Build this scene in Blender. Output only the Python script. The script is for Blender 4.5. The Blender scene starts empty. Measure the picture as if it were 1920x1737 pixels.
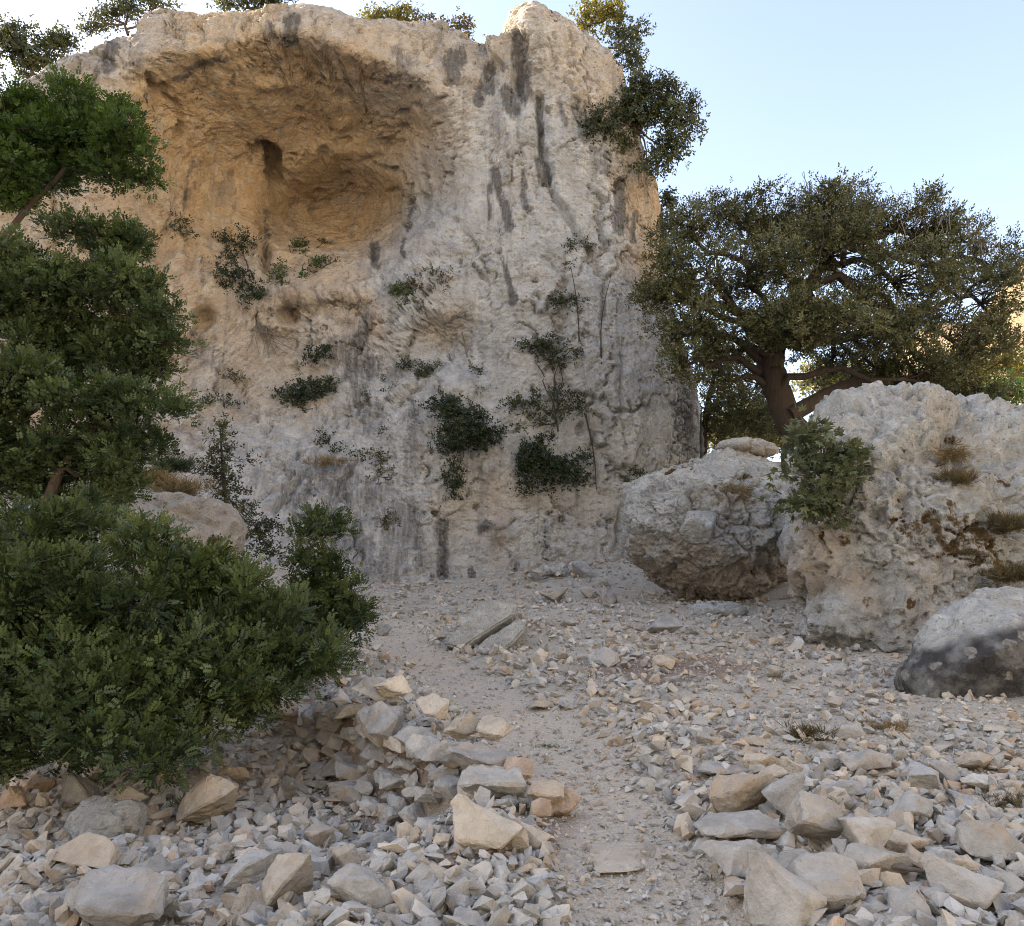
import bpy, bmesh, math, random
import numpy as np
from mathutils import Vector, Matrix

# ------------------------------------------------------------------ camera, sky, sun, exposure
SC = bpy.context.scene
COL = SC.collection
W, H = 1920.0, 1737.0
FPX = 1507.0
PITCH = math.radians(10.6)
CAMZ = 1.6
cam_d = bpy.data.cameras.new('camera')
cam = bpy.data.objects.new('camera', cam_d)
COL.objects.link(cam)
cam.location = (0, 0, CAMZ)
cam.rotation_euler = (math.radians(90) + PITCH, 0, 0)
cam_d.sensor_fit = 'HORIZONTAL'
cam_d.sensor_width = 36
cam_d.lens = FPX / W * 36
cam_d.clip_start = 0.05
cam_d.clip_end = 3000
SC.camera = cam

SUN_AZ = math.radians(72)      # to the left of the view direction, behind the cliff
SUN_EL = math.radians(27)
world = bpy.data.worlds.new('World')
SC.world = world
world.use_nodes = True
wn = world.node_tree.nodes
wl = world.node_tree.links
sky = wn.new('ShaderNodeTexSky')
sky.sky_type = 'NISHITA'
sky.sun_disc = False
sky.sun_elevation = SUN_EL
sky.sun_rotation = -SUN_AZ
sky.altitude = 300
sky.air_density = 1.15
sky.dust_density = 2.2
sky.ozone_density = 1.0
bg = wn['Background']
bg.inputs['Strength'].default_value = 0.15
hs = wn.new('ShaderNodeHueSaturation')
hs.inputs['Saturation'].default_value = 0.80
hs.inputs['Hue'].default_value = 0.508
wl.new(sky.outputs[0], hs.inputs['Color'])
wl.new(hs.outputs[0], bg.inputs['Color'])

sun_d = bpy.data.lights.new('sun', 'SUN')
sun = bpy.data.objects.new('sun', sun_d)
COL.objects.link(sun)
sun_d.energy = 5.0
sun_d.angle = math.radians(0.5)
sun_d.color = (1.0, 0.88, 0.70)
SDIR = Vector((-math.cos(SUN_EL) * math.sin(SUN_AZ), math.cos(SUN_EL) * math.cos(SUN_AZ), math.sin(SUN_EL)))
sun.rotation_euler = SDIR.to_track_quat('Z', 'Y').to_euler()
sun.location = (-60, 30, 60)

SC.view_settings.view_transform = 'Standard'
SC.view_settings.look = 'None'
SC.view_settings.gamma = 1
SC.view_settings.exposure = 1.7
SC.render.engine = 'CYCLES'
SC.cycles.use_denoising = True
SC.cycles.filter_width = 1.0
SC.cycles.denoising_prefilter = 'NONE'
SC.cycles.sample_clamp_indirect = 4.0
SC.cycles.max_bounces = 5
SC.cycles.diffuse_bounces = 3
SC.cycles.glossy_bounces = 2
SC.cycles.transmission_bounces = 3
SC.cycles.transparent_max_bounces = 4

rng = np.random.default_rng(7)
random.seed(7)

# ------------------------------------------------------------------ numeric helpers
def ray(px, py):
    a = (px - W / 2) / FPX
    b = (H / 2 - py) / FPX
    c, s = math.cos(PITCH), math.sin(PITCH)
    return a, c - b * s, s + b * c          # direction x, y, z

def at(px, py, Y):
    dx, dy, dz = ray(px, py)
    t = Y / dy
    return np.array([dx * t, Y, CAMZ + dz * t])

_p = np.random.default_rng(3).permutation(256)
PERM = np.concatenate([_p, _p, _p]).astype(np.int64)
_g = np.random.default_rng(4).normal(size=(256, 3))
GRAD = _g / np.linalg.norm(_g, axis=1)[:, None]

def perlin(P):
    P = np.asarray(P, float)
    i = np.floor(P).astype(np.int64)
    f = P - i
    u = f * f * f * (f * (f * 6 - 15) + 10)
    i &= 255
    out = 0
    for dx in (0, 1):
        wx = u[:, 0] if dx else 1 - u[:, 0]
        a = PERM[(i[:, 0] + dx)]
        for dy in (0, 1):
            wy = u[:, 1] if dy else 1 - u[:, 1]
            b = PERM[a + ((i[:, 1] + dy) & 255)]
            for dz in (0, 1):
                wz = u[:, 2] if dz else 1 - u[:, 2]
                h = PERM[b + ((i[:, 2] + dz) & 255)]
                g = GRAD[h]
                d = (g[:, 0] * (f[:, 0] - dx) + g[:, 1] * (f[:, 1] - dy) + g[:, 2] * (f[:, 2] - dz))
                out = out + wx * wy * wz * d
    return out * 1.6

def fbm(P, scale, octs=4, gain=0.5, seed=0.0, ridged=False):
    P = np.asarray(P, float) / scale + seed
    s, a, tot = 0, 1.0, 0
    for k in range(octs):
        n = perlin(P + 17.3 * k)
        if ridged:
            n = 1 - 2 * np.abs(n)
        s = s + a * n
        tot += a
        a *= gain
        P = P * 2.03
    return s / tot

def worley(P, scale, seed=0):
    """distance to nearest and second nearest feature point, and a random number for the cell"""
    P = np.asarray(P, float) / scale + seed * 13.7
    b = np.floor(P).astype(np.int64)
    f1 = np.full(len(P), 9.0); f2 = np.full(len(P), 9.0); cid = np.zeros(len(P))
    for dx in (-1, 0, 1):
        for dy in (-1, 0, 1):
            for dz in (-1, 0, 1):
                c = b + [dx, dy, dz]
                h = PERM[PERM[PERM[c[:, 0] & 255] + (c[:, 1] & 255)] + (c[:, 2] & 255)]
                q = c + np.stack([PERM[h + 1], PERM[h + 7], PERM[h + 31]], 1) / 255.0
                d = np.sqrt(((P - q) ** 2).sum(1))
                m = d < f1
                f2 = np.where(m, f1, np.minimum(f2, d))
                cid = np.where(m, PERM[h + 53] / 255.0, cid)
                f1 = np.where(m, d, f1)
    return f1, f2, cid

def sstep(a, b, x):
    t = np.clip((x - a) / (b - a), 0, 1)
    return t * t * (3 - 2 * t)

def segdist(X, Z, pts):
    """distance of points to a polyline of (x, z)"""
    d = np.full(X.shape, 1e9)
    for (a, b) in zip(pts[:-1], pts[1:]):
        ax, az = a; bx, bz = b
        vx, vz = bx - ax, bz - az
        L = vx * vx + vz * vz + 1e-9
        t = np.clip(((X - ax) * vx + (Z - az) * vz) / L, 0, 1)
        d = np.minimum(d, np.hypot(X - ax - t * vx, Z - az - t * vz))
    return d

# ------------------------------------------------------------------ mesh helpers
def mk_mesh(name, V, Fs, attrs=None, smooth=False, mat=None):
    me = bpy.data.meshes.new(name)
    V = np.ascontiguousarray(V, dtype=np.float32)
    me.vertices.add(len(V))
    me.vertices.foreach_set('co', V.ravel())
    Fs = [np.asarray(f, dtype=np.int32) for f in Fs if len(f)]
    nl = sum(f.size for f in Fs)
    nf = sum(len(f) for f in Fs)
    me.loops.add(nl)
    me.loops.foreach_set('vertex_index', np.concatenate([f.ravel() for f in Fs]))
    me.polygons.add(nf)
    tot = np.concatenate([np.full(len(f), f.shape[1], dtype=np.int32) for f in Fs])
    st = np.concatenate([[0], np.cumsum(tot)[:-1]]).astype(np.int32)
    me.polygons.foreach_set('loop_start', st)
    me.polygons.foreach_set('loop_total', tot)
    me.polygons.foreach_set('use_smooth', np.full(nf, smooth))
    for k, v in (attrs or {}).items():
        v = np.asarray(v, dtype=np.float32)
        if v.ndim == 1:
            a = me.attributes.new(k, 'FLOAT', 'POINT')
            a.data.foreach_set('value', v)
        else:
            a = me.attributes.new(k, 'FLOAT_COLOR', 'POINT')
            if v.shape[1] == 3:
                v = np.concatenate([v, np.ones((len(v), 1), np.float32)], 1)
            a.data.foreach_set('color', v.ravel())
    me.update(calc_edges=True)
    if mat:
        me.materials.append(mat)
    return me

def link(name, me, parent=None, loc=None, rot=None, scale=None):
    o = bpy.data.objects.new(name, me)
    COL.objects.link(o)
    if parent is not None:
        o.parent = parent
    if loc is not None:
        o.location = loc
    if rot is not None:
        o.rotation_euler = rot
    if scale is not None:
        o.scale = scale
    return o

def tag(o, label, cat, group=None):
    o['label'] = label
    o['category'] = cat
    if group:
        o['group'] = group
    return o

def thing(name, loc, label, cat, group=None):
    o = bpy.data.objects.new(name, None)
    o.empty_display_size = 0.2
    COL.objects.link(o)
    o.location = loc
    return tag(o, label, cat, group)

class MB:
    """collects geometry for one mesh"""
    def __init__(s):
        s.V, s.T, s.Q, s.n, s.A = [], [], [], 0, []
    def add(s, V, T=None, Q=None, a=None):
        V = np.asarray(V, float)
        s.V.append(V)
        if T is not None and len(T): s.T.append(np.asarray(T) + s.n)
        if Q is not None and len(Q): s.Q.append(np.asarray(Q) + s.n)
        s.A.append(np.zeros(len(V)) if a is None else np.broadcast_to(a, (len(V),)).astype(float))
        s.n += len(V)
    def mesh(s, name, mat, smooth=False, origin=(0, 0, 0), attr=None):
        V = np.concatenate(s.V) - np.asarray(origin)
        Fs = []
        if s.T: Fs.append(np.concatenate(s.T))
        if s.Q: Fs.append(np.concatenate(s.Q))
        return mk_mesh(name, V, Fs, {attr: np.concatenate(s.A)} if attr else None, smooth, mat)

def tube(mb, pts, radii, sides=6):
    pts = np.asarray(pts, float)
    n = len(pts)
    radii = np.broadcast_to(radii, (n,))
    T = np.gradient(pts, axis=0)
    T /= np.linalg.norm(T, axis=1)[:, None] + 1e-9
    up = np.where(np.abs(T[:, 2:3]) > 0.9, np.array([[1.0, 0, 0]]), np.array([[0, 0, 1.0]]))
    A = np.cross(T, up); A /= np.linalg.norm(A, axis=1)[:, None] + 1e-9
    B = np.cross(T, A)
    ang = np.arange(sides) / sides * 2 * np.pi
    V = pts[:, None, :] + radii[:, None, None] * (A[:, None, :] * np.cos(ang)[None, :, None] + B[:, None, :] * np.sin(ang)[None, :, None])
    V = V.reshape(-1, 3)
    i = np.arange(n - 1)[:, None] * sides
    k = np.arange(sides)[None, :]
    k2 = (k + 1) % sides
    Q = np.stack([i + k, i + k2, i + sides + k2, i + sides + k], -1).reshape(-1, 4)
    mb.add(V, Q=Q)

def curve_pts(a, b, n=6, sag=0.0, wob=0.0, r=rng):
    a, b = np.asarray(a, float), np.asarray(b, float)
    t = np.linspace(0, 1, n)[:, None]
    P = a + (b - a) * t
    L = np.linalg.norm(b - a)
    w = np.cumsum(r.normal(size=(n, 3)), axis=0) * wob * L / n
    w -= t * w[-1]
    P = P + w
    P[:, 2] += sag * L * np.sin(np.pi * t[:, 0])
    return P

# ------------------------------------------------------------------ materials
class NT:
    def __init__(s, name):
        s.m = bpy.data.materials.new(name)
        s.m.use_nodes = True
        s.t = s.m.node_tree
        s.b = s.t.nodes['Principled BSDF']
        s.out = s.t.nodes['Material Output']
        s.b.inputs['Specular IOR Level'].default_value = 0.25
        s.tc = s.t.nodes.new('ShaderNodeTexCoord')
        s.geo = s.t.nodes.new('ShaderNodeNewGeometry')
    def new(s, t, **k):
        n = s.t.nodes.new(t)
        for a, b in k.items(): setattr(n, a, b)
        return n
    def set(s, sock, v):
        if isinstance(v, bpy.types.NodeSocket): s.t.links.new(v, sock)
        else: sock.default_value = v
    def pos(s): return s.geo.outputs['Position']
    def map(s, vec, scale):
        n = s.new('ShaderNodeMapping')
        s.set(n.inputs['Vector'], vec)
        n.inputs['Scale'].default_value = scale if hasattr(scale, '__len__') else (scale,) * 3
        return n.outputs[0]
    def noise(s, vec, scale, detail=5, rough=0.55, dist=0.0):
        n = s.new('ShaderNodeTexNoise')
        s.set(n.inputs['Vector'], vec)
        n.inputs['Scale'].default_value = scale
        n.inputs['Detail'].default_value = detail
        n.inputs['Roughness'].default_value = rough
        n.inputs['Distortion'].default_value = dist
        return n.outputs['Fac']
    def voro(s, vec, scale, feature='F1', out='Distance'):
        n = s.new('ShaderNodeTexVoronoi', feature=feature)
        s.set(n.inputs['Vector'], vec)
        n.inputs['Scale'].default_value = scale
        return n.outputs[out]
    def ramp(s, fac, stops):
        n = s.new('ShaderNodeValToRGB')
        s.set(n.inputs[0], fac)
        e = n.color_ramp.elements
        while len(e) < len(stops): e.new(0.5)
        for q, (p, c) in zip(e, stops):
            q.position = p
            q.color = (c, c, c, 1) if not hasattr(c, '__len__') else (*c, 1)
        return n.outputs[0]
    def mix(s, fac, a, b, mode='MIX'):
        n = s.new('ShaderNodeMix', data_type='RGBA', blend_type=mode)
        s.set(n.inputs[0], fac)
        for sk, v in ((n.inputs[6], a), (n.inputs[7], b)):
            s.set(sk, (*v, 1) if hasattr(v, '__len__') and len(v) == 3 else v)
        return n.outputs[2]
    def math(s, op, a, b=0.0):
        n = s.new('ShaderNodeMath', operation=op)
        s.set(n.inputs[0], a); s.set(n.inputs[1], b)
        return n.outputs[0]
    def attr(s, name, fac=True):
        n = s.new('ShaderNodeAttribute', attribute_name=name)
        return n.outputs['Fac' if fac else 'Color']
    def objcol(s):
        n = s.new('ShaderNodeObjectInfo')
        return n.outputs['Color'], n.outputs['Random']
    def bump(s, h, strength, dist, prev=None):
        n = s.new('ShaderNodeBump')
        s.set(n.inputs['Height'], h)
        n.inputs['Strength'].default_value = strength
        n.inputs['Distance'].default_value = dist
        if prev is not None: s.t.links.new(prev, n.inputs['Normal'])
        return n.outputs[0]
    def finish(s, col, rough=0.9, normal=None):
        s.set(s.b.inputs['Base Color'], col)
        s.set(s.b.inputs['Roughness'], rough)
        if normal is not None: s.t.links.new(normal, s.b.inputs['Normal'])
        return s.m

def mat_cliff():
    n = NT('cliff_limestone')
    p = n.pos()
    warm, stain = n.attr('warm'), n.attr('stain')
    big = n.noise(p, 0.35, 4)
    mid = n.noise(p, 1.6, 6, 0.6)
    fine = n.noise(p, 9.0, 6, 0.65)
    vert = n.noise(n.map(p, (2.4, 2.4, 0.16)), 1.0, 7, 0.65, 0.4)
    grey = n.mix(n.ramp(mid, [(0.3, 0), (0.7, 1)]), (0.36, 0.362, 0.355), (0.55, 0.55, 0.535))
    ochre = n.mix(n.ramp(mid, [(0.3, 0), (0.7, 1)]), (0.47, 0.325, 0.178), (0.61, 0.46, 0.285))
    wf = n.math('ADD', warm, n.math('MULTIPLY', n.math('SUBTRACT', big, 0.5), 0.7))
    col = n.mix(n.ramp(wf, [(0.30, 0), (0.86, 1)]), grey, ochre)
    # paler fresh patches and rusty patches
    col = n.mix(n.math('MULTIPLY', n.ramp(n.noise(p, 2.7, 5, 0.6), [(0.56, 0), (0.68, 1)]), 0.45), col, (0.60, 0.59, 0.54))
    col = n.mix(n.math('MULTIPLY', n.math('MULTIPLY', n.ramp(n.noise(n.map(p, (1, 1, 0.6)), 1.1, 6, 0.65), [(0.56, 0), (0.70, 1)]), n.ramp(warm, [(0.1, 0.25), (0.6, 1)])), 0.5), col, (0.45, 0.27, 0.15))
    # faint grey water streaks
    col = n.mix(n.math('MULTIPLY', n.ramp(vert, [(0.52, 0), (0.66, 1)]), 0.55), col, (0.23, 0.22, 0.21))
    # dark water stains
    sn = n.noise(n.map(p, (7, 7, 0.55)), 1.3, 7, 0.72)
    st = n.math('MULTIPLY', n.ramp(n.math('ADD', stain, n.math('MULTIPLY', n.math('SUBTRACT', sn, 0.5), 2.6)), [(0.15, 0), (1.05, 1)]), n.math('MULTIPLY', n.ramp(stain, [(0.0, 0), (0.5, 1)]), 0.82))
    col = n.mix(st, col, (0.085, 0.082, 0.08))
    # fine mottling and pits
    col = n.mix(n.ramp(fine, [(0.28, 0.45), (0.45, 0)]), col, (0.20, 0.15, 0.11))
    pits = n.ramp(n.voro(n.map(p, (1, 1, 0.7)), 2.6), [(0.035, 1), (0.10, 0)])
    pm = n.ramp(n.noise(p, 0.8, 2), [(0.48, 0), (0.58, 1)])
    col = n.mix(n.math('MULTIPLY', n.math('MULTIPLY', pits, pm), 0.75), col, (0.10, 0.07, 0.05))
    b = n.bump(n.noise(p, 2.2, 8, 0.62, 0.3), 0.9, 0.35)
    b = n.bump(n.voro(n.map(p, (1, 1, 1.4)), 5.0), 0.35, 0.12, b)
    b = n.bump(fine, 0.7, 0.06, b)
    return n.finish(col, 0.92, b)

def mat_boulder():
    n = NT('boulder_limestone')
    p = n.pos()
    moss, dark, warm = n.attr('moss'), n.attr('dark'), n.attr('warm')
    mid = n.noise(p, 2.2, 7, 0.65)
    fine = n.noise(p, 16, 6, 0.7)
    col = n.mix(n.ramp(mid, [(0.32, 0), (0.68, 1)]), (0.345, 0.345, 0.32), (0.555, 0.555, 0.52))
    col = n.mix(n.math('MULTIPLY', n.ramp(n.noise(p, 5.5, 6, 0.7), [(0.53, 0), (0.64, 1)]), 0.75), col, (0.64, 0.63, 0.60))
    col = n.mix(n.math('MULTIPLY', n.ramp(n.noise(p, 1.3, 4), [(0.5, 0), (0.7, 1)]), 0.4), col, (0.45, 0.36, 0.27))
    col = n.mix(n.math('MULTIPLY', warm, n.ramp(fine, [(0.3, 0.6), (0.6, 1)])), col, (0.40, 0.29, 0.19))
    col = n.mix(n.ramp(fine, [(0.30, 0.7), (0.46, 0)]), col, (0.17, 0.15, 0.13))
    pits = n.ramp(n.voro(p, 9.0), [(0.05, 1), (0.14, 0)])
    pm = n.ramp(n.noise(p, 2.4, 2), [(0.5, 0), (0.6, 1)])
    col = n.mix(n.math('MULTIPLY', n.math('MULTIPLY', pits, pm), 0.8), col, (0.09, 0.08, 0.07))
    d = n.math('MULTIPLY', dark, n.ramp(n.noise(p, 4, 5, 0.65), [(0.30, 0.3), (0.55, 1)]))
    col = n.mix(d, col, (0.075, 0.07, 0.066))
    wv = n.new('ShaderNodeVectorMath', operation='ADD')
    nc = n.new('ShaderNodeTexNoise'); nc.inputs['Scale'].default_value = 7; nc.inputs['Detail'].default_value = 4
    n.set(nc.inputs['Vector'], p)
    sc_ = n.new('ShaderNodeVectorMath', operation='SCALE'); n.set(sc_.inputs[0], nc.outputs['Color']); sc_.inputs['Scale'].default_value = 0.22
    n.set(wv.inputs[0], p); n.set(wv.inputs[1], sc_.outputs[0])
    spots = n.math('MULTIPLY', n.ramp(n.voro(wv.outputs[0], 5.0), [(0.24, 1), (0.30, 0)]), n.math('MULTIPLY', dark, n.ramp(fine, [(0.4, 0.3), (0.55, 1)])))
    col = n.mix(n.math('MULTIPLY', spots, 0.8), col, (0.40, 0.37, 0.32))
    ms = n.ramp(n.math('ADD', moss, n.math('MULTIPLY', n.math('SUBTRACT', n.noise(p, 7, 5, 0.7), 0.5), 1.6)), [(0.45, 0), (0.62, 1)])
    mcol = n.mix(n.noise(p, 30, 3), (0.05, 0.032, 0.014), (0.19, 0.12, 0.045))
    col = n.mix(ms, col, mcol)
    b = n.bump(n.noise(p, 5.0, 8, 0.68, 0.2), 1.0, 0.16)
    b = n.bump(n.voro(p, 12.0), 0.5, 0.05, b)
    b = n.bump(fine, 0.8, 0.03, b)
    return n.finish(col, 0.93, b)

def mat_stone(obj=True):
    n = NT('stone' if obj else 'rubble_stone')
    tcv = n.tc.outputs['Object'] if obj else n.pos()
    if obj:
        base, rnd = n.objcol()
        ad = n.new('ShaderNodeVectorMath', operation='ADD')
        n.set(ad.inputs[0], n.pos()); n.set(ad.inputs[1], rnd)
        p = ad.outputs[0]
    else:
        base = n.attr('tint', False)
        p = n.pos()
    mid = n.noise(p, 7, 6, 0.65)
    fine = n.noise(p, 45, 5, 0.7)
    col = n.mix(n.ramp(mid, [(0.35, 0), (0.65, 1)]), n.mix(1.0, base, (0.80, 0.80, 0.80), 'MULTIPLY'), n.mix(0.25, base, (0.68, 0.62, 0.54)))
    col = n.mix(n.math('MULTIPLY', n.ramp(n.noise(p, 3.0, 4), [(0.54, 0), (0.66, 1)]), 0.40), col, (0.50, 0.36, 0.23))
    col = n.mix(n.ramp(fine, [(0.28, 0.4), (0.40, 0)]), col, (0.24, 0.21, 0.18))
    lich = n.math('MULTIPLY', n.ramp(n.noise(p, 11, 5, 0.75), [(0.60, 0), (0.66, 1)]), n.ramp(n.noise(p, 1.7, 2), [(0.50, 0), (0.65, 0.5)]))
    col = n.mix(lich, col, (0.22, 0.21, 0.19))
    col = n.mix(n.math('MULTIPLY', n.ramp(n.voro(p, 38), [(0.08, 1), (0.16, 0)]), 0.25), col, (0.20, 0.17, 0.14))
    b = n.bump(n.noise(p, 14, 7, 0.66, 0.3), 0.8, 0.035 if obj else 0.022)
    b = n.bump(fine, 0.5, 0.01, b)
    return n.finish(col, 0.92, b)

def mat_ground():
    n = NT('ground_soil')
    p = n.pos()
    path = n.attr('path')
    soil = n.attr('soil')
    mid = n.noise(p, 3.0, 6, 0.6)
    fine = n.noise(p, 40, 6, 0.7)
    col = n.mix(n.ramp(mid, [(0.3, 0), (0.7, 1)]), (0.38, 0.33, 0.26), (0.52, 0.465, 0.385))
    col = n.mix(n.math('MULTIPLY', path, n.ramp(n.noise(p, 1.7, 4), [(0.3, 0.5), (0.6, 1)])), col, (0.52, 0.44, 0.345))
    col = n.mix(soil, col, n.mix(mid, (0.13, 0.085, 0.06), (0.28, 0.19, 0.14)))
    col = n.mix(n.ramp(fine, [(0.3, 0.45), (0.46, 0)]), col, (0.24, 0.19, 0.15))
    col = n.mix(n.ramp(n.voro(p, 55), [(0.12, 0.5), (0.25, 0)]), col, (0.55, 0.50, 0.44))
    b = n.bump(n.noise(p, 9, 8, 0.7), 0.8, 0.06)
    b = n.bump(n.voro(p, 60), 0.5, 0.012, b)
    return n.finish(col, 0.95, b)

def mat_leaf(name, dark, light, trans=0.3, rough=0.45, spec=0.35):
    n = NT(name)
    t = n.attr('tint')
    col = n.mix(t, dark, light)
    col = n.mix(n.math('MULTIPLY', n.ramp(n.noise(n.pos(), 1.6, 3), [(0.35, 0), (0.65, 1)]), 0.45), col, n.mix(1.0, col, (1.35, 1.15, 0.7), 'MULTIPLY'))
    n.set(n.b.inputs['Base Color'], col)
    n.b.inputs['Roughness'].default_value = rough
    n.b.inputs['Specular IOR Level'].default_value = spec
    tr = n.new('ShaderNodeBsdfTranslucent')
    n.set(tr.inputs['Color'], n.mix(1.0, col, (1.5, 1.3, 0.55), 'MULTIPLY'))
    mx = n.new('ShaderNodeMixShader')
    mx.inputs[0].default_value = trans
    n.t.links.new(n.b.outputs[0], mx.inputs[1])
    n.t.links.new(tr.outputs[0], mx.inputs[2])
    n.t.links.new(mx.outputs[0], n.out.inputs['Surface'])
    return n.m

def mat_bark(name, a, b_):
    n = NT(name)
    p = n.pos()
    v = n.noise(n.map(p, (8, 8, 2)), 1.5, 6, 0.65)
    col = n.mix(v, a, b_)
    b = n.bump(v, 0.9, 0.05)
    return n.finish(col, 0.95, b)

def mat_hill():
    n = NT('hill_rock_and_scrub')
    p = n.pos()
    a = n.noise(p, 0.05, 6, 0.6)
    col = n.mix(n.ramp(a, [(0.3, 0), (0.7, 1)]), (0.20, 0.135, 0.08), (0.30, 0.215, 0.135))
    col = n.mix(n.ramp(n.noise(p, 0.22, 5, 0.65), [(0.55, 0), (0.62, 1)]), col, (0.09, 0.10, 0.045))
    b = n.bump(n.noise(p, 0.12, 7, 0.65), 1.0, 4.0)
    return n.finish(col, 0.95, b)

M_CLIFF, M_BOULDER, M_STONE, M_RUBBLE = mat_cliff(), mat_boulder(), mat_stone(True), mat_stone(False)
M_GROUND, M_HILL = mat_ground(), mat_hill()
L_LENTISK = mat_leaf('leaf_mastic', (0.020, 0.038, 0.016), (0.125, 0.172, 0.074), 0.28)
L_BRIGHT = mat_leaf('leaf_fresh_green', (0.022, 0.048, 0.011), (0.085, 0.150, 0.032), 0.30)
L_OAK = mat_leaf('leaf_evergreen_oak', (0.036, 0.043, 0.017), (0.135, 0.138, 0.064), 0.22)
L_DARK = mat_leaf('leaf_dark_ivy', (0.012, 0.022, 0.011), (0.042, 0.064, 0.028), 0.22)
L_CLIFF = mat_leaf('leaf_cliff_shrub', (0.030, 0.040, 0.018), (0.085, 0.098, 0.045), 0.28)
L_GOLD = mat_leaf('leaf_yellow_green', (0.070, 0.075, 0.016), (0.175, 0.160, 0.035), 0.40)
L_FIG = mat_leaf('leaf_fig', (0.065, 0.085, 0.050), (0.145, 0.175, 0.105), 0.22, 0.6)
L_DRY = mat_leaf('leaf_dry_grass', (0.12, 0.095, 0.055), (0.27, 0.215, 0.13), 0.2, 0.8, 0.1)
L_HEATH = mat_leaf('leaf_dry_cushion', (0.06, 0.055, 0.035), (0.15, 0.125, 0.075), 0.2, 0.8, 0.1)
BARK = mat_bark('bark_dark', (0.030, 0.022, 0.017), (0.085, 0.066, 0.052))
BARK_RED = mat_bark('bark_reddish', (0.045, 0.032, 0.024), (0.12, 0.09, 0.066))
BARK_GREY = mat_bark('bark_dead_grey', (0.11, 0.09, 0.075), (0.25, 0.21, 0.17))

# ------------------------------------------------------------------ ground height
WALL_PX = [(560, 1330), (640, 1300), (720, 1345), (800, 1400), (880, 1430), (985, 1475)]
def G0(x, y):
    x = np.asarray(x, float); y = np.asarray(y, float)
    z = 0.115 * np.clip(y, -15, 24) + 0.05 * np.clip(y - 24, 0, 200)
    # lower ground left of the dry-stone wall
    wx = np.interp(y, [3.0, 4.6, 5.0, 5.6, 6.2, 6.8, 7.4, 8.2, 9.5], [-1.2, -0.45, 0.0, -0.42, -0.95, -1.3, -1.65, -2.1, -2.8])
    dep = np.interp(y, [2.0, 4.0, 4.9, 5.4, 6.5, 7.6, 9.0, 10.5], [0.22, 0.28, 0.36, 0.46, 0.48, 0.44, 0.2, 0.0])
    z = z - dep * sstep(0.10, -0.16, x - wx)
    # rise at left below the cliff
    z = z + 0.30 * np.clip(-(x + 4.0), 0, 9) * sstep(9, 14, y)
    # scree cone against the cliff foot
    z = z + 0.5 * sstep(3.5, 0, np.hypot((x - 2.6) / 1.3, (y - 20.5) / 1.2)) * 1.0
    # bank behind the boulders, right
    bk = sstep(3.6, 6.5, x) * sstep(14.5, 18.5, y)
    z = z + bk * (2.7 + 0.13 * np.clip(y - 19, 0, 16))
    # path trough
    pc = path_x(y)
    z = z - 0.07 * sstep(0.7, 0.2, np.abs(x - pc)) * sstep(13, 10, y)
    # unseen slope behind the camera, added to bounce warm sunlight
    z = z + 0.75 * np.clip(-y - 20, 0, 60) + 0.12 * np.clip(-y - 8, 0, 12)
    # unseen hillside at right, added as sunlit warm fill
    z = z + 0.65 * np.clip(x - (20 + 0.8 * np.clip(y, 0, 400)), 0, 55)
    return z

def path_x(y):
    return np.interp(y, [0, 3.4, 4.2, 5.0, 6.0, 7.0, 8.5, 10.0, 11.5, 13.0], [0.8, 0.62, 0.58, 0.52, 0.30, 0.05, -0.55, -1.15, -1.75, -1.9])

def path_w(y):
    return np.interp(y, [0, 4, 6, 8, 10, 13], [0.58, 0.48, 0.42, 0.40, 0.42, 0.42])

def G(x, y):
    x = np.atleast_1d(np.asarray(x, float)); y = np.atleast_1d(np.asarray(y, float))
    z = G0(x, y)
    P = np.stack([x.ravel(), y.ravel(), np.zeros(x.size)], 1)
    n = fbm(P, 1.1, 3).reshape(x.shape) * 0.10 + fbm(P, 0.28, 2, seed=5).reshape(x.shape) * 0.025
    off = np.abs(x - path_x(y)) / path_w(y)
    return z + n * (0.35 + 0.65 * sstep(0.6, 1.4, off))

def gpt(px, py):
    """ground point seen at a pixel"""
    dx, dy, dz = ray(px, py)
    t = np.geomspace(2.0, 40, 160)
    h = CAMZ + dz * t - G(dx * t, dy * t)
    k = int(np.argmax(h < 0)) if (h < 0).any() else len(t) - 1
    t = np.linspace(t[max(k - 1, 0)], t[k], 12)
    h = CAMZ + dz * t - G(dx * t, dy * t)
    k = int(np.argmax(h < 0)) if (h < 0).any() else len(t) - 1
    return np.array([dx * t[k], dy * t[k], float(G(dx * t[k], dy * t[k])[0])])

# ------------------------------------------------------------------ build ground (ground + path share one surface)
def axis(lo, flo, fhi, hi, d, grow=1.16):
    a = list(np.arange(flo, fhi, d))
    s, x = d, fhi
    while x < hi: a.append(x); s *= grow; x += s
    a.append(hi)
    s, x = d * grow, flo - d * grow
    L = []
    while x > lo: L.append(x); s *= grow; x -= s
    L.append(lo)
    return np.array(L[::-1] + a)

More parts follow.
